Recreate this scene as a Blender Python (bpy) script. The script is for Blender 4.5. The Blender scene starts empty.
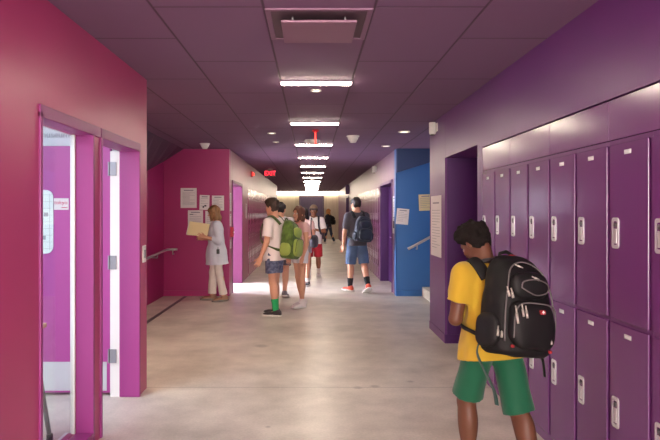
import bpy, bmesh, math, random
import numpy as np
from mathutils import Vector, Matrix, Euler

random.seed(7)
rng = np.random.default_rng(11)
C = bpy.context.scene.collection
PI = math.pi

# ------------------------------------------------------------------ materials
def lin(c):
    out = []
    for v in c:
        v = v / 255.0
        out.append(v / 12.92 if v <= 0.04045 else ((v + 0.055) / 1.055) ** 2.4)
    return tuple(out)

def mat(name, col, rough=0.5, metal=0.0, spec=0.5, coat=0.0, coat_rough=0.1, var=0.0, var_scale=3.0,
        bump=0.0, bump_scale=200.0, emit=None, emit_strength=0.0, stretch=(1, 1, 1), var_col=None, sheen=0.0, rough_var=0.0):
    m = bpy.data.materials.new(name)
    m.use_nodes = True
    nt = m.node_tree
    b = nt.nodes['Principled BSDF']
    c = lin(col)
    b.inputs['Base Color'].default_value = (*c, 1)
    b.inputs['Roughness'].default_value = rough
    b.inputs['Metallic'].default_value = metal
    b.inputs['Specular IOR Level'].default_value = spec
    b.inputs['Coat Weight'].default_value = coat
    b.inputs['Coat Roughness'].default_value = coat_rough
    b.inputs['Sheen Weight'].default_value = sheen
    tc = None
    if var > 0 or bump > 0 or rough_var > 0:
        tc = nt.nodes.new('ShaderNodeTexCoord')
        mp = nt.nodes.new('ShaderNodeMapping')
        mp.inputs['Scale'].default_value = stretch
        nt.links.new(tc.outputs['Object'], mp.inputs['Vector'])
    if var > 0:
        n = nt.nodes.new('ShaderNodeTexNoise')
        n.inputs['Scale'].default_value = var_scale
        n.inputs['Detail'].default_value = 5
        nt.links.new(mp.outputs[0], n.inputs['Vector'])
        r = nt.nodes.new('ShaderNodeValToRGB')
        c2 = lin(var_col) if var_col else tuple(min(1, v * (1 + var)) for v in c)
        c1 = tuple(v * (1 - var) for v in c) if not var_col else c
        r.color_ramp.elements[0].position = 0.3
        r.color_ramp.elements[1].position = 0.7
        r.color_ramp.elements[0].color = (*c1, 1)
        r.color_ramp.elements[1].color = (*c2, 1)
        nt.links.new(n.outputs['Fac'], r.inputs['Fac'])
        nt.links.new(r.outputs['Color'], b.inputs['Base Color'])
    if rough_var > 0:
        n3 = nt.nodes.new('ShaderNodeTexNoise')
        n3.inputs['Scale'].default_value = 4.0
        n3.inputs['Detail'].default_value = 3
        nt.links.new(mp.outputs[0], n3.inputs['Vector'])
        mr = nt.nodes.new('ShaderNodeMapRange')
        mr.inputs['To Min'].default_value = max(0.02, rough - rough_var)
        mr.inputs['To Max'].default_value = rough + rough_var
        nt.links.new(n3.outputs['Fac'], mr.inputs['Value'])
        nt.links.new(mr.outputs[0], b.inputs['Roughness'])
    if bump > 0:
        n2 = nt.nodes.new('ShaderNodeTexNoise')
        n2.inputs['Scale'].default_value = bump_scale
        n2.inputs['Detail'].default_value = 3
        nt.links.new(mp.outputs[0], n2.inputs['Vector'])
        bp = nt.nodes.new('ShaderNodeBump')
        bp.inputs['Strength'].default_value = bump
        bp.inputs['Distance'].default_value = 0.003
        nt.links.new(n2.outputs['Fac'], bp.inputs['Height'])
        nt.links.new(bp.outputs[0], b.inputs['Normal'])
    if emit is not None:
        b.inputs['Emission Color'].default_value = (*lin(emit), 1)
        b.inputs['Emission Strength'].default_value = emit_strength
    return m

# ------------------------------------------------------------------ object helpers
def link_mesh(name, me, material=None, parent=None, smooth=False):
    o = bpy.data.objects.new(name, me)
    C.objects.link(o)
    if material is not None:
        me.materials.append(material)
    if parent is not None:
        o.parent = parent
    if smooth:
        me.polygons.foreach_set('use_smooth', [True] * len(me.polygons))
    return o

def obj(name, bm, material, parent=None, smooth=False, loc=None):
    me = bpy.data.meshes.new(name)
    bmesh.ops.recalc_face_normals(bm, faces=bm.faces[:])
    bm.to_mesh(me)
    bm.free()
    o = link_mesh(name, me, material, parent, smooth)
    if loc is not None:
        o.location = loc
    return o

def tag(o, label, cat, group=None, kind=None):
    o['label'] = label
    o['category'] = cat
    if group: o['group'] = group
    if kind: o['kind'] = kind
    return o

def thing(name, label, cat, loc=(0, 0, 0), rotz=0.0, group=None):
    o = bpy.data.objects.new(name, None)
    o.empty_display_size = 0.1
    C.objects.link(o)
    o.location = loc
    o.rotation_euler = (0, 0, rotz)
    return tag(o, label, cat, group)

def struct(name, bm, m, parent=None):
    o = obj(name, bm, m, parent)
    if parent is None:
        o['kind'] = 'structure'
    return o

def copy_tree(o, parent=None):
    c = o.copy()
    C.objects.link(c)
    if parent is not None:
        c.parent = parent
    for ch in list(o.children):
        copy_tree(ch, c)
    return c

def add_box(bm, lo, hi, bevel=0.0, seg=2):
    g = bmesh.ops.create_cube(bm, size=1.0)
    vs = g['verts']
    c = [(lo[i] + hi[i]) / 2 for i in range(3)]
    s = [hi[i] - lo[i] for i in range(3)]
    for v in vs:
        v.co = Vector((c[i] + v.co[i] * s[i] for i in range(3)))
    if bevel > 0:
        es = list({e for v in vs for e in v.link_edges})
        bmesh.ops.bevel(bm, geom=es, offset=bevel, segments=seg, affect='EDGES', profile=0.5)
    return vs

def bx(lo, hi, bevel=0.0, seg=2):
    bm = bmesh.new()
    add_box(bm, lo, hi, bevel, seg)
    return bm

def add_tube(bm, pts, r, seg=10, closed=False, cap=True):
    """round tube through points; r a number or a list"""
    pts = [Vector(p) for p in pts]
    n = len(pts)
    rings = []
    for i, p in enumerate(pts):
        if i == 0: t = pts[1] - pts[0]
        elif i == n - 1: t = pts[-1] - pts[-2]
        else: t = (pts[i + 1] - pts[i]).normalized() + (pts[i] - pts[i - 1]).normalized()
        t.normalize()
        u = t.cross(Vector((0, 0, 1)))
        if u.length < 1e-3: u = t.cross(Vector((0, 1, 0)))
        u.normalize()
        w = t.cross(u)
        rr = r[i] if isinstance(r, (list, tuple)) else r
        rings.append([bm.verts.new(p + (u * math.cos(a) + w * math.sin(a)) * rr)
                      for a in (2 * PI * k / seg for k in range(seg))])
    for i in range(n - 1):
        for k in range(seg):
            bm.faces.new((rings[i][k], rings[i][(k + 1) % seg], rings[i + 1][(k + 1) % seg], rings[i + 1][k]))
    if cap:
        bm.faces.new(rings[0][::-1])
        bm.faces.new(rings[-1])

def tube(pts, r, seg=10):
    bm = bmesh.new()
    add_tube(bm, pts, r, seg)
    return bm

def add_lathe(bm, prof, seg=24, origin=(0, 0, 0), axis='z'):
    """prof: (radius, height) from one end to the other"""
    rings = []
    o = Vector(origin)
    def P(r, a, h):
        x, y = r * math.cos(a), r * math.sin(a)
        if axis == 'z': return o + Vector((x, y, h))
        if axis == 'x': return o + Vector((h, x, y))
        return o + Vector((x, h, y))
    for r, h in prof:
        if r < 1e-6:
            rings.append([bm.verts.new(P(0, 0, h))])
        else:
            rings.append([bm.verts.new(P(r, 2 * PI * k / seg, h)) for k in range(seg)])
    for a, b in zip(rings[:-1], rings[1:]):
        for k in range(seg):
            k2 = (k + 1) % seg
            if len(a) == 1 and len(b) > 1: bm.faces.new((a[0], b[k], b[k2]))
            elif len(b) == 1 and len(a) > 1: bm.faces.new((a[k], a[k2], b[0]))
            elif len(a) > 1: bm.faces.new((a[k], a[k2], b[k2], b[k]))
    if len(rings[0]) > 1: bm.faces.new(rings[0][::-1])
    if len(rings[-1]) > 1: bm.faces.new(rings[-1])

def lathe(prof, seg=24, origin=(0, 0, 0), axis='z'):
    bm = bmesh.new()
    add_lathe(bm, prof, seg, origin, axis)
    return bm

def add_prism(bm, poly, axis, lo, hi):
    """extrude a 2D polygon along an axis: 'x' -> poly (y,z); 'y' -> (x,z); 'z' -> (x,y)"""
    def P(a, b, t):
        return {'x': (t, a, b), 'y': (a, t, b), 'z': (a, b, t)}[axis]
    A = [bm.verts.new(P(a, b, lo)) for a, b in poly]
    B = [bm.verts.new(P(a, b, hi)) for a, b in poly]
    bm.faces.new(A[::-1]); bm.faces.new(B)
    n = len(poly)
    for i in range(n):
        bm.faces.new((A[i], A[(i + 1) % n], B[(i + 1) % n], B[i]))

def rrect(w, h, r, n=5):
    pts = []
    for cx, cy, a0 in ((w / 2 - r, h / 2 - r, 0), (-w / 2 + r, h / 2 - r, PI / 2), (-w / 2 + r, -h / 2 + r, PI), (w / 2 - r, -h / 2 + r, 1.5 * PI)):
        for k in range(n + 1):
            a = a0 + k * PI / 2 / n
            pts.append((cx + r * math.cos(a), cy + r * math.sin(a)))
    return pts

def text_mesh(name, body, size, depth, material, parent, M, squash=1.0):
    cu = bpy.data.curves.new(name, 'FONT')
    cu.body = body
    cu.size = size
    cu.extrude = depth
    cu.align_x = 'CENTER'
    cu.align_y = 'CENTER'
    t = bpy.data.objects.new(name + '_source', cu)
    C.objects.link(t)
    dg = bpy.context.evaluated_depsgraph_get()
    me = bpy.data.meshes.new_from_object(t.evaluated_get(dg))
    bpy.data.objects.remove(t)
    bpy.data.curves.remove(cu)
    me.materials.clear()
    me.transform(M @ Matrix.Diagonal((squash, 1, 1, 1)))
    return link_mesh(name, me, material, parent)

# ------------------------------------------------------------------ implicit surfaces (for people, clothes, bags)
NOISE = rng.random((24, 24, 24)).astype(np.float32) * 2 - 1
def vnoise(X, Y, Z, f):
    x, y, z = X * f + 100, Y * f + 100, Z * f + 100
    xi, yi, zi = np.floor(x).astype(int), np.floor(y).astype(int), np.floor(z).astype(int)
    xf, yf, zf = x - xi, y - yi, z - zi
    xf, yf, zf = xf * xf * (3 - 2 * xf), yf * yf * (3 - 2 * yf), zf * zf * (3 - 2 * zf)
    out = 0
    for a in (0, 1):
        for b in (0, 1):
            for c in (0, 1):
                w = (xf if a else 1 - xf) * (yf if b else 1 - yf) * (zf if c else 1 - zf)
                out = out + w * NOISE[(xi + a) % 24, (yi + b) % 24, (zi + c) % 24]
    return out

def rot(axis, deg):
    return np.array(Matrix.Rotation(math.radians(deg), 3, axis))

def V(*a):
    return np.array(a, float)

def unit(v):
    v = np.array(v, float)
    return v / np.linalg.norm(v)

class Prim:
    def __init__(s, fn, lo, hi):
        s.fn, s.lo, s.hi = fn, np.array(lo, float), np.array(hi, float)

def cone(a, b, ra, rb, flat_a=False, flat_b=False, bulge=0.0):
    a, b = np.array(a, float), np.array(b, float)
    ab = b - a
    L = np.linalg.norm(ab)
    d = ab / L
    def fn(X, Y, Z):
        px, py, pz = X - a[0], Y - a[1], Z - a[2]
        u = px * d[0] + py * d[1] + pz * d[2]
        t = np.clip(u / L, 0, 1)
        rr = ra + (rb - ra) * t
        if bulge: rr = rr + bulge * np.sin(PI * np.clip(t * 1.4, 0, 1))
        if flat_a or flat_b:
            tt = u.copy() if (flat_a and flat_b) else (np.minimum(u, 1e9))
            lo_ = -1e9 if flat_a else 0.0
            hi_ = 1e9 if flat_b else L
            tt = np.clip(u, lo_, hi_)
        else:
            tt = t * L
        q = np.sqrt((px - tt * d[0]) ** 2 + (py - tt * d[1]) ** 2 + (pz - tt * d[2]) ** 2) - rr
        if flat_b: q = np.maximum(q, u - L)
        if flat_a: q = np.maximum(q, -u)
        return q
    r = max(ra, rb) + abs(bulge)
    return Prim(fn, np.minimum(a, b) - r, np.maximum(a, b) + r)

def ell(c, rad, R=None, p=2.0):
    c = np.array(c, float)
    rad = np.array(rad, float)
    R = np.eye(3) if R is None else R
    m = rad.min()
    def fn(X, Y, Z):
        q = [R[0, i] * (X - c[0]) + R[1, i] * (Y - c[1]) + R[2, i] * (Z - c[2]) for i in range(3)]
        k0 = (np.abs(q[0] / rad[0]) ** p + np.abs(q[1] / rad[1]) ** p + np.abs(q[2] / rad[2]) ** p) ** (1 / p)
        return (k0 - 1) * m
    ext = np.abs(R) @ rad
    return Prim(fn, c - ext, c + ext)

def rbox(c, half, r, R=None):
    c = np.array(c, float)
    half = np.array(half, float)
    R = np.eye(3) if R is None else R
    def fn(X, Y, Z):
        q = [np.abs(R[0, i] * (X - c[0]) + R[1, i] * (Y - c[1]) + R[2, i] * (Z - c[2])) - (half[i] - r) for i in range(3)]
        o = np.sqrt(np.maximum(q[0], 0) ** 2 + np.maximum(q[1], 0) ** 2 + np.maximum(q[2], 0) ** 2)
        return o + np.minimum(np.maximum(np.maximum(q[0], q[1]), q[2]), 0) - r
    ext = np.abs(R) @ half
    return Prim(fn, c - ext, c + ext)

def stack(o, R, rows, p=2.2, grow=0.0):
    """rows: (z, rx, ry, cx, cy) sections of a lofted body in the frame (o, R)"""
    rows = np.array([tuple(r) + (0,) * (5 - len(r)) for r in rows], float)
    o = np.array(o, float)
    z0, z1 = rows[0, 0], rows[-1, 0]
    zz = np.linspace(z0, z1, 64)
    # smooth the section table a little
    tab = [np.interp(zz, rows[:, 0], rows[:, i]) for i in range(1, 5)]
    for _ in range(3):
        for t in tab:
            t[1:-1] = (t[:-2] + 2 * t[1:-1] + t[2:]) / 4
    def fn(X, Y, Z):
        q = [R[0, i] * (X - o[0]) + R[1, i] * (Y - o[1]) + R[2, i] * (Z - o[2]) for i in range(3)]
        z = q[2]
        rx, ry, cx, cy = (np.interp(z, zz, t) for t in tab)
        rx = rx + grow; ry = ry + grow
        k = (np.abs((q[0] - cx) / rx) ** p + np.abs((q[1] - cy) / ry) ** p) ** (1 / p)
        d = (k - 1) * np.minimum(rx, ry)
        return np.maximum(np.maximum(d, z0 - grow - z), z - z1 - grow)
    m = max(rows[:, 1].max(), rows[:, 2].max()) + np.abs(rows[:, 3:5]).max() + abs(grow)
    ends = np.array([o + R @ V(0, 0, z0), o + R @ V(0, 0, z1)])
    return Prim(fn, ends.min(0) - m, ends.max(0) + m)

class Field:
    def __init__(s, prims, h, pad=0.03):
        s.h = h
        s.lo = np.min([p.lo for p in prims], axis=0) - pad
        hi = np.max([p.hi for p in prims], axis=0) + pad
        s.n = np.ceil((hi - s.lo) / h).astype(int) + 1
        s.f = np.full(s.n, 1.0, np.float32)
    def _blk(s, p, pad):
        a = np.clip(np.floor((p.lo - pad - s.lo) / s.h).astype(int), 0, s.n - 1)
        b = np.clip(np.ceil((p.hi + pad - s.lo) / s.h).astype(int) + 1, 1, s.n)
        sl = tuple(slice(a[i], b[i]) for i in range(3))
        g = np.meshgrid(*[(s.lo[i] + np.arange(a[i], b[i]) * s.h) for i in range(3)], indexing='ij', sparse=False)
        return sl, g
    def add(s, p, k=0.02):
        sl, g = s._blk(p, k + 2 * s.h)
        if min(x.stop - x.start for x in sl) <= 0: return s
        b = p.fn(*g)
        a = s.f[sl]
        if k <= 0:
            s.f[sl] = np.minimum(a, b)
        else:
            h = np.clip(0.5 + 0.5 * (b - a) / k, 0, 1)
            s.f[sl] = b + (a - b) * h - k * h * (1 - h)
        return s
    def sub(s, p, k=0.008):
        sl, g = s._blk(p, k + 2 * s.h)
        if min(x.stop - x.start for x in sl) <= 0: return s
        b = -p.fn(*g)
        a = s.f[sl]
        h = np.clip(0.5 - 0.5 * (b - a) / k, 0, 1)
        s.f[sl] = b + (a - b) * h + k * h * (1 - h)
        return s
    def all(s):
        return np.meshgrid(*[(s.lo[i] + np.arange(s.n[i]) * s.h) for i in range(3)], indexing='ij')
    def noise(s, amp, f, stretch=(1, 1, 1)):
        m = np.abs(s.f) < 0.05
        X, Y, Z = s.all()
        s.f[m] += (amp * vnoise(X[m] * stretch[0], Y[m] * stretch[1], Z[m] * stretch[2], f)).astype(np.float32)
        return s
    def clip(s, n, c):
        """keep n.p < c"""
        X, Y, Z = s.all()
        s.f = np.maximum(s.f, (n[0] * X + n[1] * Y + n[2] * Z - c).astype(np.float32))
        return s
    def to_mesh(s, name):
        f, h, lo = s.f, s.h, s.lo
        f[0], f[-1] = 1, 1
        f[:, 0], f[:, -1] = 1, 1
        f[:, :, 0], f[:, :, -1] = 1, 1
        ins = f < 0
        cnt = np.zeros(np.array(f.shape) - 1, np.int8)
        offs = [(a, b, c) for a in (0, 1) for b in (0, 1) for c in (0, 1)]
        nx, ny, nz = cnt.shape
        for a, b, c in offs:
            cnt += ins[a:a + nx, b:b + ny, c:c + nz]
        act = (cnt > 0) & (cnt < 8)
        idx = np.argwhere(act)
        vid = np.full(cnt.shape, -1, np.int64)
        vid[act] = np.arange(len(idx))
        acc = np.zeros((len(idx), 3)); num = np.zeros(len(idx))
        for i, o1 in enumerate(offs):
            for ax in range(3):
                if o1[ax] == 1: continue
                o2 = list(o1); o2[ax] = 1
                v1 = f[idx[:, 0] + o1[0], idx[:, 1] + o1[1], idx[:, 2] + o1[2]]
                v2 = f[idx[:, 0] + o2[0], idx[:, 1] + o2[1], idx[:, 2] + o2[2]]
                m = (v1 < 0) != (v2 < 0)
                t = v1[m] / (v1[m] - v2[m])
                pt = np.tile(np.array(o1, float), (m.sum(), 1))
                pt[:, ax] = t
                acc[m] += pt; num[m] += 1
        pos = lo + (idx + acc / num[:, None]) * h
        quads = []
        for ax in range(3):
            u, w = [(1, 2), (2, 0), (0, 1)][ax]
            sl1 = [slice(None)] * 3; sl2 = [slice(None)] * 3
            sl1[ax] = slice(0, -1); sl2[ax] = slice(1, None)
            A, B = ins[tuple(sl1)], ins[tuple(sl2)]
            e = np.argwhere(A != B)
            fl = A[e[:, 0], e[:, 1], e[:, 2]]
            du = np.zeros(3, int); du[u] = 1
            dw = np.zeros(3, int); dw[w] = 1
            c = [e - du - dw, e - dw, e, e - du]
            q = np.stack([vid[x[:, 0], x[:, 1], x[:, 2]] for x in c], 1)
            q[~fl] = q[~fl][:, ::-1]
            quads.append(q)
        q = np.concatenate(quads)
        q = q[(q >= 0).all(1)]
        # two light smoothing passes
        for lam in (0.4, 0.4):
            sm = np.zeros_like(pos); cn = np.zeros(len(pos))
            for i in range(4):
                np.add.at(sm, q[:, i], pos[q[:, (i + 1) % 4]]); np.add.at(cn, q[:, i], 1)
                np.add.at(sm, q[:, i], pos[q[:, (i - 1) % 4]]); np.add.at(cn, q[:, i], 1)
            pos = pos * (1 - lam) + lam * sm / np.maximum(cn, 1)[:, None]
        me = bpy.data.meshes.new(name)
        me.vertices.add(len(pos))
        me.vertices.foreach_set('co', pos.astype(np.float32).ravel())
        me.loops.add(q.size)
        me.loops.foreach_set('vertex_index', q.astype(np.int32).ravel())
        me.polygons.add(len(q))
        me.polygons.foreach_set('loop_start', np.arange(0, q.size, 4, dtype=np.int32))
        me.polygons.foreach_set('loop_total', np.full(len(q), 4, np.int32))
        me.update(calc_edges=True)
        me.validate()
        return me

def build(prims, h, ks=0.02, subs=(), noise=None, name='m'):
    """prims: Prim or (Prim, k)"""
    P = [p if isinstance(p, tuple) else (p, ks) for p in prims]
    F = Field([p for p, _ in P], h)
    for p, k in P: F.add(p, k)
    for p in subs: F.sub(p)
    if noise:
        for nz in noise: F.noise(*nz)
    return F
# ------------------------------------------------------------------ palette
M = {}
M['rose'] = mat('rose wall paint', (174, 58, 112), 0.36, spec=0.45, var=0.05, var_scale=1.2, bump=0.05, bump_scale=160)
M['magenta_trim'] = mat('magenta frame paint', (142, 48, 118), 0.42, spec=0.5)
M['magenta_door'] = mat('magenta door paint', (172, 64, 142), 0.4, spec=0.5)
M['purple'] = mat('purple wall paint', (106, 54, 120), 0.36, spec=0.3, var=0.05, var_scale=1.2, bump=0.05, bump_scale=160)
M['purple_deep'] = mat('deep purple doors and recess shade', (74, 28, 92), 0.4, spec=0.4)
M['blue'] = mat('blue wall paint', (54, 112, 178), 0.45, spec=0.4, var=0.05, var_scale=1.5)
M['soffit_shade'] = mat('dark blue soffit shade', (40, 62, 104), 0.6)
M['white_wall'] = mat('white room paint', (228, 230, 232), 0.6)
M['beige_wall'] = mat('beige end wall boards', (188, 176, 154), 0.5, var=0.12, var_scale=2.0, stretch=(9, 1, 0.4))
M['soffit'] = mat('purple grey soffit', (84, 52, 76), 0.7)
M['locker_purple'] = mat('purple locker enamel', (108, 56, 116), 0.22, spec=0.5)
M['locker_band'] = mat('purple filler panel enamel', (118, 66, 126), 0.2, spec=0.6)
M['locker_magenta'] = mat('magenta locker enamel', (152, 44, 104), 0.28, spec=0.5, rough_var=0.05)
M['locker_plum'] = mat('plum locker enamel', (112, 50, 104), 0.28, spec=0.5, rough_var=0.05)
M['steel'] = mat('brushed steel', (214, 214, 218), 0.34, metal=0.55)
M['steel_mid'] = mat('satin steel', (150, 150, 156), 0.4, metal=0.4)
M['steel_dark'] = mat('dark steel', (105, 105, 110), 0.4, metal=0.8)
M['rail'] = mat('grey handrail steel', (186, 184, 184), 0.4, metal=0.25)
M['white_plastic'] = mat('white plastic', (226, 224, 220), 0.45)
M['grey_plastic'] = mat('grey plastic', (128, 128, 132), 0.5)
M['black_plastic'] = mat('black plastic', (22, 22, 26), 0.45)
M['paper'] = mat('white paper', (226, 220, 218), 0.8)
M['paper_cream'] = mat('cream paper', (226, 210, 162), 0.8)
M['ink'] = mat('grey printed ink', (150, 146, 152), 0.8)
M['ink_dark'] = mat('dark printed ink', (70, 62, 72), 0.8)
M['ink_pink'] = mat('pink printed ink', (205, 40, 90), 0.8)
M['red_device'] = mat('red alarm and reflection casing', (190, 30, 48), 0.4)
M['tan_wood'] = mat('tan laminate', (212, 176, 140), 0.45)
M['concrete_step'] = mat('pale concrete tread', (190, 178, 158), 0.6, var=0.08, var_scale=6)
M['lamp'] = mat('lamp diffuser', (255, 250, 240), 0.5, emit=(255, 238, 214), emit_strength=70)
M['downlight'] = mat('downlight lens', (255, 250, 240), 0.5, emit=(255, 236, 210), emit_strength=2.2)
M['cove'] = mat('cove lamp diffuser', (255, 250, 240), 0.5, emit=(255, 238, 212), emit_strength=9)
M['panel'] = mat('daylight panel', (250, 252, 255), 0.5, emit=(226, 238, 255), emit_strength=7)
M['daywin'] = mat('daylit window', (250, 252, 255), 0.5, emit=(236, 240, 255), emit_strength=34)
M['fill_glow'] = mat('added fill window', (250, 252, 255), 0.5, emit=(255, 244, 232), emit_strength=22)
M['exit_red'] = mat('lit red lettering', (255, 40, 50), 0.5, emit=(255, 40, 60), emit_strength=3)
M['red_emit'] = mat('emissive red', (255, 60, 50), 0.5, emit=(255, 50, 40), emit_strength=4)

def floor_material():
    m = bpy.data.materials.new('polished concrete')
    m.use_nodes = True
    nt = m.node_tree
    b = nt.nodes['Principled BSDF']
    tc = nt.nodes.new('ShaderNodeTexCoord')
    def noise(scale, detail, rough=0.55):
        n = nt.nodes.new('ShaderNodeTexNoise')
        n.inputs['Scale'].default_value = scale
        n.inputs['Detail'].default_value = detail
        n.inputs['Roughness'].default_value = rough
        nt.links.new(tc.outputs['Object'], n.inputs['Vector'])
        return n
    big, mid, fine = noise(0.55, 4), noise(2.2, 8, 0.65), noise(55, 4)
    r1 = nt.nodes.new('ShaderNodeValToRGB')
    r1.color_ramp.elements[0].position = 0.34
    r1.color_ramp.elements[1].position = 0.68
    r1.color_ramp.elements[0].color = (*lin((176, 167, 154)), 1)
    r1.color_ramp.elements[1].color = (*lin((230, 221, 207)), 1)
    mix = nt.nodes.new('ShaderNodeMath'); mix.operation = 'MULTIPLY_ADD'
    mix.inputs[1].default_value = 0.45
    nt.links.new(big.outputs['Fac'], mix.inputs[0])
    m2 = nt.nodes.new('ShaderNodeMath'); m2.operation = 'MULTIPLY'; m2.inputs[1].default_value = 0.55
    nt.links.new(mid.outputs['Fac'], m2.inputs[0])
    nt.links.new(m2.outputs[0], mix.inputs[2])
    nt.links.new(mix.outputs[0], r1.inputs['Fac'])
    # fine speckle
    r2 = nt.nodes.new('ShaderNodeMapRange')
    r2.inputs['From Min'].default_value = 0.3; r2.inputs['From Max'].default_value = 0.7
    r2.inputs['To Min'].default_value = 0.9; r2.inputs['To Max'].default_value = 1.06
    nt.links.new(fine.outputs['Fac'], r2.inputs['Value'])
    mul = nt.nodes.new('ShaderNodeVectorMath'); mul.operation = 'SCALE'
    nt.links.new(r1.outputs['Color'], mul.inputs[0])
    nt.links.new(r2.outputs[0], mul.inputs['Scale'])
    last = mul.outputs[0]
    # saw-cut joints and a few old round stains
    sep = nt.nodes.new('ShaderNodeSeparateXYZ')
    nt.links.new(tc.outputs['Object'], sep.inputs[0])
    def mth(op, a, bval=None):
        n = nt.nodes.new('ShaderNodeMath'); n.operation = op
        if hasattr(a, 'links'): nt.links.new(a, n.inputs[0])
        else: n.inputs[0].default_value = a
        if bval is not None:
            if hasattr(bval, 'links'): nt.links.new(bval, n.inputs[1])
            else: n.inputs[1].default_value = bval
        return n.outputs[0]
    dy = mth('ABSOLUTE', mth('SUBTRACT', sep.outputs[1], 5.27))
    j1 = mth('MULTIPLY', mth('LESS_THAN', dy, 0.006), 0.45)
    marks = [j1]
    for x, y, r in ((0.40, 5.26, 0.05), (0.55, 5.30, 0.055), (0.88, 5.45, 0.04), (-0.30, 4.3, 0.025), (-0.55, 6.9, 0.10)):
        dx = mth('SUBTRACT', sep.outputs[0], x); dyy = mth('SUBTRACT', sep.outputs[1], y)
        d = mth('SQRT', mth('ADD', mth('MULTIPLY', dx, dx), mth('MULTIPLY', dyy, dyy)))
        mr = nt.nodes.new('ShaderNodeMapRange')
        mr.inputs['From Min'].default_value = r; mr.inputs['From Max'].default_value = r * 0.4
        mr.inputs['To Min'].default_value = 0; mr.inputs['To Max'].default_value = 0.4
        nt.links.new(d, mr.inputs['Value'])
        marks.append(mr.outputs[0])
    tot = marks[0]
    for k in marks[1:]: tot = mth('MAXIMUM', tot, k)
    mx = nt.nodes.new('ShaderNodeMix'); mx.data_type = 'RGBA'
    nt.links.new(tot, mx.inputs['Factor'])
    nt.links.new(last, mx.inputs[6])
    mx.inputs[7].default_value = (*lin((70, 64, 62)), 1)
    nt.links.new(mx.outputs[2], b.inputs['Base Color'])
    rr = nt.nodes.new('ShaderNodeMapRange')
    rr.inputs['To Min'].default_value = 0.26; rr.inputs['To Max'].default_value = 0.44
    nt.links.new(mid.outputs['Fac'], rr.inputs['Value'])
    nt.links.new(rr.outputs[0], b.inputs['Roughness'])
    b.inputs['Specular IOR Level'].default_value = 0.55
    bp = nt.nodes.new('ShaderNodeBump'); bp.inputs['Strength'].default_value = 0.06; bp.inputs['Distance'].default_value = 0.01
    nt.links.new(mid.outputs['Fac'], bp.inputs['Height'])
    nt.links.new(bp.outputs[0], b.inputs['Normal'])
    return m
M['concrete'] = floor_material()

def ceiling_material():
    m = bpy.data.materials.new('purple grey ceiling tiles')
    m.use_nodes = True
    nt = m.node_tree
    b = nt.nodes['Principled BSDF']
    b.inputs['Roughness'].default_value = 0.75
    tc = nt.nodes.new('ShaderNodeTexCoord')
    sep = nt.nodes.new('ShaderNodeSeparateXYZ')
    nt.links.new(tc.outputs['Object'], sep.inputs[0])
    def mth(op, a, bval=None):
        n = nt.nodes.new('ShaderNodeMath'); n.operation = op
        for i, v in enumerate((a, bval)):
            if v is None: continue
            if hasattr(v, 'links'): nt.links.new(v, n.inputs[i])
            else: n.inputs[i].default_value = v
        return n.outputs[0]
    W, L = 0.61, 1.22
    u = mth('DIVIDE', mth('ADD', sep.outputs[0], 0.26 + W * 20), W)
    col = mth('FLOOR', u)
    fx = mth('FRACT', u)
    ex = mth('MULTIPLY', mth('MINIMUM', fx, mth('SUBTRACT', 1.0, fx)), W)
    off = mth('MULTIPLY', mth('MODULO', col, 2.0), -0.61)     # centre column (even) is shifted by half a tile
    v = mth('FRACT', mth('DIVIDE', mth('ADD', mth('ADD', sep.outputs[1], off), -3.99 + L * 20), L))
    ey = mth('MULTIPLY', mth('MINIMUM', v, mth('SUBTRACT', 1.0, v)), L)
    e = mth('MINIMUM', ex, ey)
    mr = nt.nodes.new('ShaderNodeMapRange')
    mr.inputs['From Min'].default_value = 0.004; mr.inputs['From Max'].default_value = 0.010
    mr.inputs['To Min'].default_value = 0.0; mr.inputs['To Max'].default_value = 1.0
    nt.links.new(e, mr.inputs['Value'])
    wn = nt.nodes.new('ShaderNodeTexNoise'); wn.inputs['Scale'].default_value = 180
    nt.links.new(tc.outputs['Object'], wn.inputs['Vector'])
    mx = nt.nodes.new('ShaderNodeMix'); mx.data_type = 'RGBA'
    nt.links.new(mr.outputs[0], mx.inputs['Factor'])
    mx.inputs[6].default_value = (*lin((78, 56, 74)), 1)
    mx.inputs[7].default_value = (*lin((121, 90, 121)), 1)
    nt.links.new(mx.outputs[2], b.inputs['Base Color'])
    bp = nt.nodes.new('ShaderNodeBump'); bp.inputs['Strength'].default_value = 0.5; bp.inputs['Distance'].default_value = 0.006
    nt.links.new(mr.outputs[0], bp.inputs['Height'])
    nt.links.new(bp.outputs[0], b.inputs['Normal'])
    return m
M['ceiling'] = ceiling_material()

def glass_material():
    m = bpy.data.materials.new('clear window glass')
    m.use_nodes = True
    nt = m.node_tree
    nt.nodes.remove(nt.nodes['Principled BSDF'])
    out = nt.nodes['Material Output']
    t = nt.nodes.new('ShaderNodeBsdfTransparent'); t.inputs[0].default_value = (0.93, 0.96, 0.96, 1)
    g = nt.nodes.new('ShaderNodeBsdfGlossy'); g.inputs['Roughness'].default_value = 0.03
    mx = nt.nodes.new('ShaderNodeMixShader')
    mx.inputs[0].default_value = 0.09
    nt.links.new(t.outputs[0], mx.inputs[1]); nt.links.new(g.outputs[0], mx.inputs[2])
    nt.links.new(mx.outputs[0], out.inputs['Surface'])
    return m
M['glass'] = glass_material()

# ------------------------------------------------------------------ room shell
H = 2.625
XL, XLF, XR = -1.40, -1.46, 1.535
YE = 34.0

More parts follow.
